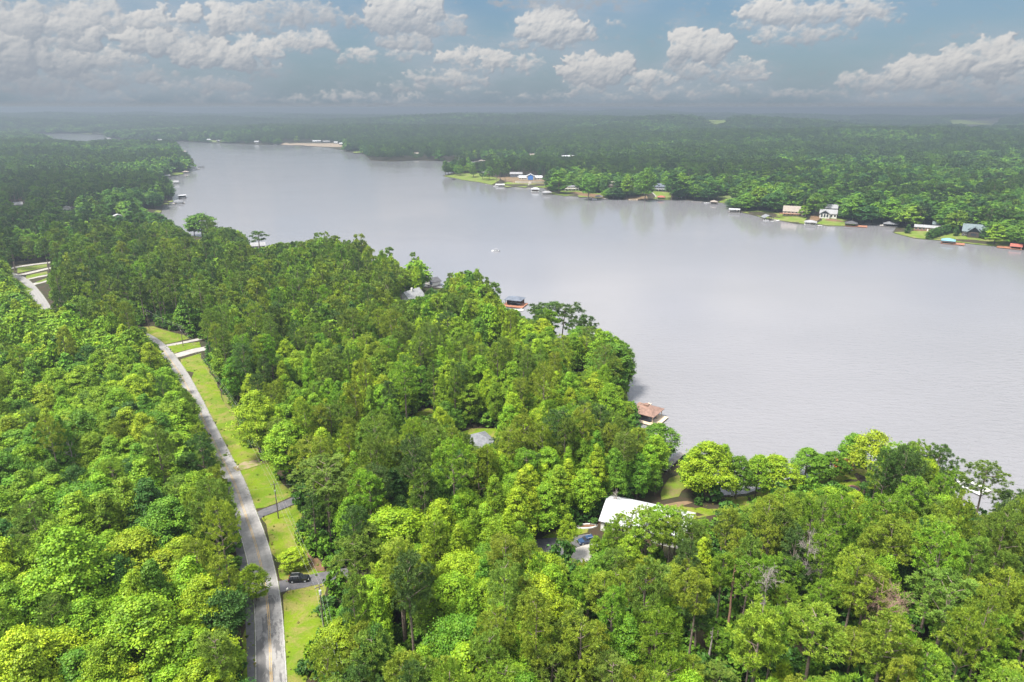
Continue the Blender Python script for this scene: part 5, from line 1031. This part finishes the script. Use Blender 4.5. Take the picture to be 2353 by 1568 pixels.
# share of broadleaf trees and the greens of each wood, looked up by where the crown shows
ZONES = [
 ([(430,880),(470,880),(520,1010),(560,1130),(590,1260),(600,1360),(540,1400),(500,1330),(480,1180),(430,1010)], 0.22, (.1,.4,.4,.1), (.35,.4,.15,.1)),
 ([(250,560),(560,520),(640,600),(560,800),(470,930),(330,760),(100,720),(60,560)], 0.30, (.15,.4,.4,.05), (.15,.45,.28,.12)),
 ([(-300,310),(460,310),(460,500),(300,480),(200,490),(-300,500)], 0.38, (.02,.18,.5,.3), (.0,.3,.6,.1)),
 ([(-300,500),(220,480),(250,600),(80,600),(-300,600)], 0.30, (.1,.3,.4,.2), (.0,.3,.6,.1)),
 ([(200,480),(440,500),(520,540),(330,600),(220,570)], 0.72, (.25,.4,.25,.1), (.1,.4,.4,.1)),
 ([(-300,600),(90,600),(360,720),(430,840),(420,900),(480,1100),(520,1300),(600,1400),(590,1700),(-300,1700)], 0.94, (.24,.46,.24,.06), (.2,.4,.3,.1)),
 ([(440,540),(700,530),(900,520),(930,640),(860,760),(640,780),(560,760)], 0.48, (.3,.48,.2,.02), (.3,.45,.1,.15)),
 ([(460,760),(560,760),(640,780),(620,900),(560,980),(500,900)], 0.14, (.1,.4,.4,.1), (.2,.45,.2,.15)),
 ([(1210,690),(1350,690),(1360,770),(1220,770)], 0.05, (.1,.4,.4,.1), (.0,.3,.6,.1)),
 ([(560,780),(860,720),(1160,620),(1470,760),(1460,960),(1180,980),(940,900),(700,1000),(560,960)], 0.80, (.40,.46,.13,.01), (.25,.45,.1,.2)),
 ([(700,960),(1150,930),(1460,960),(1500,1050),(1150,1060),(800,1120),(680,1060)], 0.55, (.42,.42,.14,.02), (.4,.4,.05,.15)),
 ([(1130,1040),(1560,960),(1570,1120),(1400,1200),(1120,1180)], 0.88, (.44,.44,.11,.01), (.3,.4,.2,.1)),
 ([(1560,990),(2010,990),(2010,1140),(1560,1160)], 0.80, (.30,.40,.25,.05), (.2,.4,.3,.1)),
 ([(660,1060),(860,1080),(900,1240),(760,1420),(690,1250)], 0.18, (.2,.4,.3,.1), (.2,.5,.2,.1)),
 ([(760,1180),(1000,1150),(1140,1160),(1300,1300),(1240,1440),(1000,1360),(840,1380)], 0.74, (.42,.44,.13,.01), (.3,.4,.1,.2)),
 ([(680,1340),(1300,1340),(1420,1700),(680,1700)], 0.42, (.36,.40,.2,.04), (.42,.36,.1,.12)),
 ([(2000,990),(2500,1040),(2500,1300),(2050,1180)], 0.14, (.1,.4,.4,.1), (.2,.35,.3,.15)),
 ([(1150,1150),(2500,1120),(2500,1700),(1350,1700)], 0.14, (.18,.46,.3,.06), (.46,.26,.06,.22))]
ZP = [np.array(z[0], float) for z in ZONES]
def pick(w, r): return int(np.searchsorted(np.cumsum(w)/np.sum(w), r, side='right').clip(0, len(w)-1))
def scatter_points(r0, r1, sp, az0, az1):
    x0, x1 = r1*math.sin(az0), r1*math.sin(az1); xs = np.arange(x0, x1, sp); ys = np.arange(max(20, r0*0.6), r1, sp*0.87)
    gx, gy = np.meshgrid(xs, ys); gx = gx + (np.arange(len(ys)) % 2)[:, None]*sp/2
    p = np.stack([gx.ravel(), gy.ravel()], 1) + rng.uniform(-0.42, 0.42, (gx.size, 2))*sp
    rr = np.hypot(*p.T); a = np.arctan2(p[:, 0], p[:, 1]); return p[(rr >= r0) & (rr < r1) & (a > az0) & (a < az1)]
def allowed(p, shore=1.2):
    p = p[~inside(p, LAKE) & ~inside(p, POND)]; sd_ = seg_dist(p, LAKE); k = sd_ > shore; p, sd_ = p[k], sd_[k]
    for poly, m_ in LIE:
        x0, y0 = poly.min(0)-m_-2; x1, y1 = poly.max(0)+m_+2
        c = np.nonzero((p[:, 0] > x0) & (p[:, 0] < x1) & (p[:, 1] > y0) & (p[:, 1] < y1))[0]
        if len(c):
            bad = inside(p[c], poly) | (seg_dist(p[c], poly) < m_); k = np.ones(len(p), bool); k[c[bad]] = False; p, sd_ = p[k], sd_[k]
    for x, y, r_ in FOOT:
        k = np.hypot(p[:, 0]-x, p[:, 1]-y) > r_; p, sd_ = p[k], sd_[k]
    return p, sd_
def hides(base, H, Rr, zlow, strict=1.0, low=False):
    """which trees would stand in front of something the photograph shows uncovered"""
    n = len(base); az = np.arctan2(base[:, 0], base[:, 1]); rt = np.stack([np.cos(az), -np.sin(az)], 1)*Rr[:, None]*1.18*strict; bad = np.zeros(n, bool)
    dep = project(base)[1]
    smp = []
    for f, s_ in [(1.0, 0), (.93, -.4), (.93, .4)] + [(f_, w_*q_) for f_, w_ in ((.86, .7), (.78, .9), (.70, 1), (.62, 1), (.54, 1), (.46, .95), (.38, .8), (.30, .5)) for q_ in (-1, -.5, 0, .5, 1)]:
        z = np.maximum(H*f, zlow); smp.append(project(np.column_stack([base[:, 0]+rt[:, 0]*s_, base[:, 1]+rt[:, 1]*s_, base[:, 2]+z]))[0])
    smp = np.stack(smp, 1)
    for poly, lim in CLEAR:
        if low and lim < 1e8: continue
        x0, y0 = poly.min(0); x1, y1 = poly.max(0)
        c = np.nonzero((dep < lim) & (smp[:, :, 0].max(1) > x0) & (smp[:, :, 0].min(1) < x1) & (smp[:, :, 1].max(1) > y0) & (smp[:, :, 1].min(1) < y1))[0]
        if len(c):
            ins = inside(smp[c].reshape(-1, 2), poly).reshape(len(c), -1); bad[c[ins.any(1)]] = True
    return bad
TREES = []     # kind, x, y, z, height factor, width factor, green, shape, height, radius
def zone_of(q):
    z = np.full(len(q), -1)
    for i in range(len(ZP)-1, -1, -1): z[inside(q, ZP[i])] = i
    return z
def near_trees(r0, r1, sp):
    p, sd_ = allowed(scatter_points(r0, r1, sp, R(-47), R(47))); z = height(p, sd_)
    base = np.column_stack([p, z]); q = project(base + np.array([0, 0, 13.0]))[0]; zo = zone_of(q); n = len(p)
    ok = (q[:, 0] > -330) & (q[:, 0] < 2680) & (q[:, 1] < 1950); base, zo, q = base[ok], zo[ok], q[ok]; n = len(base)
    thin = np.where(zo == len(ZP)-1, 0.30, np.where(zo == len(ZP)-3, 0.12, 0.06)); k = rng.random(n) > thin; base, zo, q = base[k], zo[k], q[k]; n = len(base)
    pat = waves(base[:, 0], base[:, 1], 70, 31)*0.28
    isb = np.array([rng.random() < np.clip(ZONES[i][1] if i >= 0 else 0.5, 0, 1) + (pat[j] if 0.1 < (ZONES[i][1] if i >= 0 else .5) < 0.85 else 0) for j, i in enumerate(zo)])
    sh = np.where(isb, rng.integers(0, KB, n), rng.integers(0, KP, n))
    H0 = np.array([SHAPES['broad'][s_][0] if b_ else SHAPES['pine'][s_][0] for b_, s_ in zip(isb, sh)], float); R0 = np.array([SHAPES['broad'][s_][1] if b_ else SHAPES['pine'][s_][1] for b_, s_ in zip(isb, sh)])
    hf = rng.uniform(0.70, 1.18, n); wf = np.where(isb, rng.uniform(0.66, 1.10, n)*np.where(zo == 5, 1.32, 1.0), rng.uniform(0.66, 1.10, n))
    alive = np.ones(n, bool); todo = np.arange(n)
    for sc in (1.0, 0.86, 0.72, 0.58, 0.45, 0.33):
        h = hides(base[todo], H0[todo]*hf[todo]*sc, R0[todo]*wf[todo]*(0.4+0.6*sc), 1.0)
        good = todo[~h]; hf[good] *= sc; wf[good] *= 0.4+0.6*sc; todo = todo[h]
        if not len(todo): break
    alive[todo] = False
    for j in np.nonzero(alive)[0]:
        i = zo[j]; w_ = (ZONES[i][2] if isb[j] else ZONES[i][3]) if i >= 0 else (.25,.25,.25,.25)
        names = list(BT if isb[j] else PT); nm = names[pick(w_, rng.random())]
        # a small tree of either kind reads as a young one
        TREES.append(['broad' if isb[j] else 'pine', *base[j], hf[j], wf[j], nm, int(sh[j]), H0[j]*hf[j], R0[j]*wf[j]])
near_trees(62, 330, 5.5); near_trees(330, 640, 6.6)
def add_tree(kind, X, Y, top, wpx, green, shape=None):
    """a tree measured one by one: foot at X, Y, top at picture height `top`, crown wpx wide"""
    p = at(X, Y); dep = project([p])[1][0]; z0, z1 = 1.0, 40.0
    for _ in range(30):
        zm = (z0+z1)/2
        if project([p+Vector((0, 0, zm))])[0][0, 1] > top: z0 = zm
        else: z1 = zm
    H = z0; Rr = wpx/2*dep/F; s_ = shape if shape is not None else int(rng.integers(0, 7)); s_ = KB+s_-7 if kind == 'broad' and s_ in (7, 8) else s_; h0, r0 = SHAPES[kind][s_][:2]
    global TREES
    TREES = [t for t in TREES if math.hypot(t[1]-p[0], t[2]-p[1]) > Rr*0.8]
    TREES.append([kind, p[0], p[1], p[2], H/h0, Rr/r0, green, s_, H, Rr])
for a in [('pine',960,668,577,46,'dark green',1),('broad',958,667,600,60,'bright green',5),('pine',1236,783,698,52,'dark green',0),('pine',1262,786,694,58,'dark green',5),('pine',1290,790,700,50,'dark green',1),('pine',1318,796,698,54,'dark green',3),('pine',1345,812,725,40,'dark green',2),
 ('pine',597,582,530,40,'dark green',2),('broad',447,541,497,30,'mid green',2),('broad',465,543,492,52,'mid green',4),('broad',1620,1146,1016,96,'yellow green',0),('broad',1652,1138,1022,50,'bright green',1),('pine',1712,1144,998,58,'olive green',3),
 ('broad',1690,1146,1050,62,'mid green',8),('broad',1735,1142,1048,64,'bright green',7),('broad',1775,1136,1048,82,'yellow green',7),('broad',1848,1106,1032,66,'mid green',8),('broad',1872,1106,1044,52,'mid green',7),('broad',1906,1104,1040,58,'mid green',8),('broad',1952,1090,998,60,'mid green',7),('broad',1985,1136,994,84,'yellow green',7),
 ('pine',2042,1166,1022,80,'fresh green',5),('pine',2085,1165,1018,70,'fresh green',1),('pine',2132,1178,1024,66,'dark green',0),('pine',2170,1200,1080,64,'fresh green',2),('pine',2232,1235,1064,86,'dull green',5),('pine',2300,1270,1130,80,'dark green',4),('pine',2345,1300,1136,80,'dull green',1),
 ('broad',1508,1060,976,84,'mid green',7),('broad',1400,905,790,90,'mid green',6),('broad',1330,835,752,70,'mid green',1),('broad',1385,880,762,70,'bright green',5),('broad',1432,900,790,50,'mid green',2),('broad',676,1307,1262,58,'yellow green',4),('broad',590,1380,1300,62,'yellow green',2),
 ('pine',1455,1295,1172,70,'fresh green',3),('pine',1516,1310,1166,84,'fresh green',1),('pine',1424,1300,1180,52,'olive green',3),('pine',1548,1300,1170,80,'olive green',5),('pine',1482,1322,1180,76,'fresh green',2),('pine',1405,1312,1196,44,'fresh green',0),('pine',1474,1296,1166,64,'olive green',5),('broad',1368,1296,1232,30,'bright green',3),('pine',1532,1330,1190,66,'olive green',3),('broad',1440,1338,1232,56,'bright green',3),('broad',1395,1300,1212,34,'bright green',3),('broad',1303,1285,1182,40,'yellow green',3),*[('broad',a,b,c,d,['mid green','deep green','bright green'][k % 3],k % 7) for k,(a,b,c,d) in enumerate([(1352,456,400,34),(1386,448,412,16),(1440,457,402,26),(1482,460,388,40),(1543,459,395,30),(1562,457,398,36),(1284,446,392,40),(1266,440,392,30),(1845,500,472,20),(1872,496,445,34),(1785,488,442,40),(1742,483,430,42),(1958,512,445,40),(1988,508,440,44),(2284,562,515,40),(2322,563,520,44),(2352,566,515,40),(1158,405,372,26),(1140,402,372,22)])],('broad',1050,403,380,14,'mid green',1),('broad',1058,404,380,14,'mid green',2),('broad',1088,408,381,18,'mid green',4),('broad',1109,413,385,13,'deep green',3),('broad',1124,414,382,20,'mid green',2),
 ('broad',1010,1560,1490,80,'yellow green',0),('broad',1070,1660,1480,120,'yellow green',3),('broad',905,1330,1175,150,'yellow green',1),('broad',200,1480,1220,170,'bright green',0),('broad',360,1620,1380,190,'bright green',1),('broad',600,1060,900,84,'yellow green',1),('broad',668,1110,975,92,'bright green',4),('broad',750,1110,985,70,'yellow green',2),
 ('pine',760,1230,1060,140,'dull green',5),('pine',1845,1600,1400,130,'olive green',1),('pine',1715,1660,1395,110,'olive green',0),('pine',2130,1560,1330,150,'dull green',5),('pine',1995,1680,1420,110,'olive green',3)]: add_tree(*a)
def far_trees(r0, r1, sp, pick_key, big=1.0, shore=1.5):
    p, sd_ = allowed(scatter_points(r0, r1, sp, R(-43), R(43)), shore); z = height(p, sd_); base = np.column_stack([p, z]); n = len(p)
    a, b_ = p[:, 0], p[:, 1]; w_ = waves(a, b_, 420, 41)*0.9 + waves(a, b_, 1300, 47)*0.6 + waves(a, b_, 130, 42)*0.45
    pb = np.clip(0.28 + 1.6*w_ + 0.6*np.exp(-sd_/90) + np.where(a > 300, 0.06, -0.05), 0.04, 0.96)
    isb = rng.random(n) < pb; hf = rng.uniform(0.75, 1.12, n); wf = rng.uniform(0.85, 1.2, n)*big
    shore_ = np.exp(-sd_/110); hf *= 1+0.25*shore_*isb; wf *= np.where(isb, 1.1+0.5*shore_*rng.random(n), 0.95)*np.where(a > 60, 1.5, 1.05)
    H0 = np.where(isb, 17.0, 22.5); R0 = np.where(isb, 4.8, 4.0)
    if r0 < 2600:
        todo = np.arange(n); alive = np.zeros(n, bool)
        for sc in (1.0, 0.8, 0.6, 0.42):
            h = hides(base[todo], H0[todo]*hf[todo]*sc, R0[todo]*wf[todo], 1.0); g_ = todo[~h]; alive[g_] = True; hf[g_] *= sc; todo = todo[h]
            if not len(todo): break
    else: alive = np.ones(n, bool)
    u_ = rng.random(n); pat = waves(a, b_, 260, 51)*0.35
    cb_ = np.array([BT[k] for k in BT]); cp_ = np.array([PT['dull green'], PT['dark green'], PT['dark green'], PT['fresh green']])
    kb = np.clip(((1-np.clip(u_*0.9 + pat, 0, 0.999))*3.99).astype(int), 0, 3); kb = np.where((kb == 0) & (rng.random(n) < 0.45), 1, kb)
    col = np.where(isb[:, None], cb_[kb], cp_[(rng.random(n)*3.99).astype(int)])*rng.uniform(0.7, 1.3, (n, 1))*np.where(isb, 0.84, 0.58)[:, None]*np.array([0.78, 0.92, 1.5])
    pi = np.where(isb, np.array(PIDX['broad_'+pick_key])[rng.integers(0, 3, n)], np.array(PIDX['pine_'+pick_key])[rng.integers(0, 3, n)])
    sc = np.column_stack([wf, wf, hf]); k = alive
    return base[k], pi[k], sc[k], col[k]
def scattered(name, label, parts_):
    pos = np.concatenate([q[0] for q in parts_]); pi = np.concatenate([q[1] for q in parts_]); sc = np.concatenate([q[2] for q in parts_]); col = np.concatenate([q[3] for q in parts_]); n = len(pos)
    me = bpy.data.meshes.new(name); me.vertices.add(n); me.vertices.foreach_set('co', pos.astype(np.float32).ravel())
    a = me.attributes.new('proto', 'INT', 'POINT'); a.data.foreach_set('value', pi.astype(np.int32))
    a = me.attributes.new('spin', 'FLOAT', 'POINT'); a.data.foreach_set('value', rng.uniform(0, 6.28, n).astype(np.float32))
    a = me.attributes.new('size', 'FLOAT_VECTOR', 'POINT'); a.data.foreach_set('vector', sc.astype(np.float32).ravel())
    a = me.attributes.new('color', 'FLOAT_COLOR', 'POINT'); a.data.foreach_set('color', np.column_stack([col, np.ones(n)]).astype(np.float32).ravel())
    o = bpy.data.objects.new(name, me); COL.objects.link(o)
    ng = bpy.data.node_groups.new(name, 'GeometryNodeTree'); ng.interface.new_socket('Geometry', in_out='INPUT', socket_type='NodeSocketGeometry'); ng.interface.new_socket('Geometry', in_out='OUTPUT', socket_type='NodeSocketGeometry')
    N = ng.nodes; L = ng.links; gi = N.new('NodeGroupInput'); go = N.new('NodeGroupOutput'); ip = N.new('GeometryNodeInstanceOnPoints'); ci = N.new('GeometryNodeCollectionInfo')
    ci.inputs['Collection'].default_value = protos; ci.inputs['Separate Children'].default_value = True; ci.inputs['Reset Children'].default_value = True
    def attr(nm, t_): q = N.new('GeometryNodeInputNamedAttribute'); q.data_type = t_; q.inputs['Name'].default_value = nm; return q.outputs[0]
    cx = N.new('ShaderNodeCombineXYZ'); L.new(attr('spin', 'FLOAT'), cx.inputs[2]); e2 = N.new('FunctionNodeEulerToRotation'); L.new(cx.outputs[0], e2.inputs[0])
    L.new(gi.outputs[0], ip.inputs['Points']); L.new(ci.outputs[0], ip.inputs['Instance']); ip.inputs['Pick Instance'].default_value = True
    L.new(attr('proto', 'INT'), ip.inputs['Instance Index']); L.new(e2.outputs[0], ip.inputs['Rotation']); L.new(attr('size', 'FLOAT_VECTOR'), ip.inputs['Scale']); L.new(ip.outputs[0], go.inputs[0])
    md = o.modifiers.new('scatter', 'NODES'); md.node_group = ng; tag(o, label, kind='stuff'); return o

# ------------------------------------------------------------------ the trees one can count: the 300 largest in view of each kind
def in_view(t):
    q, dep = project([(t[1], t[2], t[3]+t[8]*0.8)]); x, y = q[0]; return -60 < x < 2413 and 200 < y < 1640
ranked = {'broad': [], 'pine': []}; rest = []
for t in TREES:
    (ranked[t[0]] if in_view(t) else rest).append((t[8]/project([(t[1], t[2], t[3])])[1][0], t) if in_view(t) else t)
chosen = []
for k in ranked:
    ranked[k].sort(key=lambda a: -a[0]); chosen += [t for _, t in ranked[k][:300]]; rest += [t for _, t in ranked[k][300:]]
LAND += [('bend of the road', *at(500, 1030)[:2]), ('sandy bare strip', *at(570, 1066)[:2]), ('small inlet', *at(1540, 1080)[:2]), ('round stone fire pit', *at(1963, 1124)[:2]), ('bare red soil by the road', *at(725, 1300)[:2]), ('picnic table', *at(1328, 858)[:2]),
         ('lower end of the road', *at(625, 1540)[:2]), ('oval flower bed', *at(1349, 1211)[:2]), ('garden chair', *at(1682, 1141)[:2]), ('grassy clearing', *at(970, 955)[:2]), ('asphalt turning area', *at(1270, 1265)[:2]), ('old asphalt shoulder', *at(560, 1250)[:2]), ('upper road bend', *at(80, 680)[:2]), ('grass strip on the wooded side', *at(575, 1500)[:2])]
def short_name(n):
    for w_ in (' standing', ' by the', ' beside', ' at the', ' in the', ' with a transformer', ' deep', ' under', ' amid', ' cruising', ' berthed', ' off the', ' with'):
        if w_ in n and len(n.split()) > 6 and n.index(w_) > 8: n = n[:n.index(w_)]
    return ' '.join(n.split()[:6])
SHORTLAND = {}
for nm, x, y in LAND:
    if math.hypot(x, y) < 560: SHORTLAND.setdefault(short_name(nm), (x, y))
landmarks = [(n, x, y) for n, (x, y) in SHORTLAND.items()]
def side_of(dx, dy):
    return ('beyond' if dy > 0 else 'in front of') if abs(dy) > abs(dx) else ('right of' if dx > 0 else 'left of')
ORD = ['nearest ', 'second ', 'third ', 'fourth ', 'fifth ', 'sixth ', 'seventh ', 'eighth ', 'ninth ', 'tenth ', 'eleventh ', 'twelfth ', 'thirteenth ', 'fourteenth ', 'fifteenth ', 'sixteenth ', 'seventeenth ', 'eighteenth ', 'nineteenth ', 'twentieth ', 'twenty-first ', 'twenty-second ', 'twenty-third ', 'twenty-fourth ']
fam = {}
for t in chosen:
    nm, x, y = min(landmarks, key=lambda l: (l[1]-t[1])**2 + (l[2]-t[2])**2); ds = math.hypot(t[1]-x, t[2]-y)
    ratio = t[8]/(2*t[9]); size = ('young' if t[8] < 11 else 'slender' if ratio > (2.7 if t[0] == 'broad' else 3.4) else 'broad crowned' if ratio < (1.85 if t[0] == 'broad' else 2.6) else 'tall' if t[8] > (17 if t[0] == 'broad' else 23) else 'middling')
    fam.setdefault((t[0], size, t[6], side_of(t[1]-x, t[2]-y), nm), []).append((ds, t))
def plant(t, label, cat, group, trunk_label=None):
    kind, x, y, z, hf, wf, green, sh, H, Rr = t; _, _, cm, tm = SHAPES[kind][sh]
    o = empty('broadleaf_tree' if kind == 'broad' else 'pine_tree', (x, y, z), rng.uniform(0, 6.283)); tag(o, label, cat, group); o.scale = (wf, wf, hf)
    c = np.array((BT if kind == 'broad' else PT)[green])*rng.uniform(0.82, 1.18)*rng.uniform(0.93, 1.07, 3)
    for nm, me in (('crown', cm), ('trunk', tm)):
        q = bpy.data.objects.new(nm, me); COL.objects.link(q); q.parent = o; q.color = (*c, 1)
    return o
for (kind, size, green, side, nm), lst in fam.items():
    lst.sort(key=lambda a: a[0])
    for i, (ds, t) in enumerate(lst):
        what = 'broadleaf' if kind == 'broad' else 'pine'
        rank = ORD[min(i, len(ORD)-1)] if len(lst) > 1 else ''
        plant(t, f'{rank}{size} {green} {what} {side} the {nm}', what + ' tree', 'broadleaf trees of the near wood' if kind == 'broad' else 'pines of the near wood')
# dead trees and bare trunks
def dead(label, X, Y, top, mats, **kw):
    p = at(X, Y); z0, z1 = 1.0, 40.0
    for _ in range(30):
        zm = (z0+z1)/2
        if project([p+Vector((0, 0, zm))])[0][0, 1] > top: z0 = zm
        else: z1 = zm
    o = empty('dead_tree', p, rng.uniform(0, 6.28)); tag(o, label, 'dead tree')
    cl = [c for c in bpy.data.objects if c.name.startswith(('broadleaf_tree', 'pine_tree')) and math.hypot(c.location.x-p.x, c.location.y-p.y) < 2.6]
    for c in cl:
        for ch in list(c.children): bpy.data.objects.remove(ch)
        bpy.data.objects.remove(c)
    dead_branches(int(X), z0, **kw).build('branches', M[mats], o)
dead('big grey dead tree with dense bare twigs in the pine wood', 1832, 1420, 1238, 'dead_wood', spread=0.62, start=0.5, twig=5, dens=1.2)
dead('smaller grey dead tree with bare twigs below the big one', 1742, 1500, 1312, 'dead_wood', spread=0.5, start=0.5, twig=5)
dead('dead tree with reddish brown twigs among green pines', 1990, 1545, 1335, 'red_twigs', spread=0.62, start=0.45, twig=6, dens=1.3)
dead('tall bare red brown trunk without a crown', 1668, 1470, 1300, 'bare_red_trunk', spread=0.10, start=0.5, twig=1, dens=0.6)
dead('broken grey snag with two short limbs', 1622, 1560, 1440, 'dead_wood', spread=0.14, start=0.8, twig=1, dens=0.4)
dead('pale bare tree amid the bright broadleaf wood by the road', 182, 1130, 1010, 'dead_wood', spread=0.45, start=0.35, twig=4)
dead('leaning pale dead tree at the edge of the slope by the inlet', 1412, 1185, 1130, 'dead_wood', spread=0.6, start=0.3, twig=4, dens=0.7)
# conifer hedge and clipped conifers on the far lawn, brush beside the verge
bush_me = []
for k in range(3):
    q, cen = broad_crown(300+k, 3.0, 1.9, 30, 40, 0.40, base=0.02, pointy=.15); bush_me.append(quads_mesh('brush_leaves', q, M['leaf']))
q, cen = broad_crown(310, 6.0, 1.7, 60, 40, 0.42, base=0.02, pointy=1.0); cone_me = quads_mesh('conifer_leaves', q, M['leaf'])
def shrub(label, X, Y, s_, me, green, name='shrub', cat='shrub', group=None, sz=None):
    p = at(X, Y); o = bpy.data.objects.new(name, me); COL.objects.link(o); o.location = p; o.rotation_euler = (0, 0, rng.uniform(0, 6.28)); o.scale = (s_, s_, sz or s_); o.color = (*np.array(BT[green])*rng.uniform(0.8, 1.1), 1); tag(o, label, cat, group)
for k in range(9):
    f = k/8; shrub(f'{["first","second","third","fourth","fifth","sixth","seventh","eighth","last"][k]} dark conifer of the hedge between the two broad lawn houses, from the shore', 2135+55*f, 549-17*f, 1.9, cone_me, 'deep green', 'hedge_conifer', 'conifer', 'conifer hedge on the broad lawn', 1.35)
for X, Y, lab in [(2085,537,'clipped conifer standing alone on the broad lawn tip'),(2196,543,'clipped conifer before the dark log house porch'),(2256,549,'first of two clipped conifers beyond the dark log house'),(2263,551,'second of two clipped conifers beyond the dark log house')]: shrub(lab, X, Y, 1.5, cone_me, 'deep green', 'clipped_conifer', 'conifer', 'clipped conifers on the broad lawn', 1.4)
BR = [(506,880),(515,893),(524,905),(531,918),(538,930),(545,944),(552,958),(558,972),(563,985),(568,998),(576,1012),(586,1026),(492,858),(486,842),(752,1405),(756,1425),(758,1448),(748,1478),(735,1500),(722,1522),(712,1545),(766,1300),(700,1248),(694,1222)]
for i, (X, Y) in enumerate(BR):
    wh = f'{["lowest","second lowest","third lowest","fourth lowest","fifth lowest","sixth lowest","seventh lowest","eighth lowest","ninth lowest","tenth lowest","eleventh lowest","twelfth lowest","third highest","highest"][[11,10,9,8,7,6,5,4,3,2,1,0,12,13][i]] if i < 14 else ["upper","second","third","fourth","fifth","sixth","lowest","lone","paired","last"][i-14]}'
    shrub(f'{wh} scrubby bush along the edge of the upper verge' if i < 14 else f'{wh} scrubby bush along the lower verge by the transformer pole', X, Y, rng.uniform(0.6, 1.15), bush_me[i % 3], ['mid green', 'bright green', 'deep green'][i % 3], 'bush', 'bush', 'bushes along the verge')
# the rest of the woods as masses
mid = []
if rest:
    rp = np.array([t[1:4] for t in rest]); dn = np.hypot(rp[:, 0], rp[:, 1]); pi = []; sc = []; col = []
    for t, d_ in zip(rest, dn):
        key = t[0] + ('_near' if d_ < 300 else '_mid'); i = PIDX[key][int(rng.integers(0, len(PIDX[key])))]; pi.append(i); sc.append((t[9]/PINFO[i][2], t[9]/PINFO[i][2], t[8]/PINFO[i][1])); col.append(np.array((BT if t[0] == 'broad' else PT)[t[6]])*rng.uniform(0.82, 1.18)*rng.uniform(0.93, 1.07, 3))
    mid.append((rp, np.array(pi), np.array(sc), np.array(col)))
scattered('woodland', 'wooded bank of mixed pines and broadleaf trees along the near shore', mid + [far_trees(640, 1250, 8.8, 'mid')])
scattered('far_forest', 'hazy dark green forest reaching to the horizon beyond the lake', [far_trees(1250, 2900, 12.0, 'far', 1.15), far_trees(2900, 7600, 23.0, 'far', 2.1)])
# undergrowth below the near trees
p, sd_ = allowed(scatter_points(60, 420, 3.6, R(-45), R(45)), 1.0); z = height(p, sd_); base = np.column_stack([p, z]); n = len(p)
k = ~hides(base, np.full(n, 3.0), np.full(n, 1.6), 0.5, low=True) & (rng.random(n) < 0.78); base = base[k]; n = len(base); s_ = rng.uniform(0.5, 1.5, n); cb_ = np.array([BT['mid green'], BT['mid green'], BT['deep green'], BT['deep green']])
scattered('undergrowth', 'leafy undergrowth beneath the near trees', [(base, np.array(PIDX['bush'])[rng.integers(0, 2, n)], np.column_stack([s_, s_, s_*rng.uniform(0.8, 1.5, n)]), cb_[rng.integers(0, 4, n)])])
wp = []
for poly, lab in [(l, b_) for l, b_ in zip(LAWN_POLYS, range(99)) if np.hypot(*l.mean(0)) < 430]:
    x0, y0 = poly.min(0); x1, y1 = poly.max(0); k = int((x1-x0)*(y1-y0)*0.55); q = np.column_stack([rng.uniform(x0, x1, k), rng.uniform(y0, y1, k)]); q = q[inside(q, poly)]
    if len(q): d_ = seg_dist(q, poly); q = q[rng.random(len(q)) < 0.10 + 0.9*np.exp(-d_/0.7)]; wp.append(q)
q = np.concatenate(wp); q = q[~inside(q, LAKE)]; n = len(q); z = height(q); s_ = rng.uniform(0.03, 0.07, n)*rng.uniform(0.7, 1.5, n); wc = np.array([(0.15, 0.215, 0.014), (0.17, 0.225, 0.014), (0.24, 0.22, 0.06), (0.11, 0.175, 0.015)])
scattered('weeds', 'weeds and tufts in the roadside lawns', [(np.column_stack([q, z+0.02]), np.array(PIDX['bush'])[rng.integers(0, 2, n)], np.column_stack([s_*1.5, s_*1.5, s_]), wc[rng.integers(0, 4, n)])])
print('TREES', len(TREES), 'chosen', len(chosen), 'objects', len(bpy.data.objects))
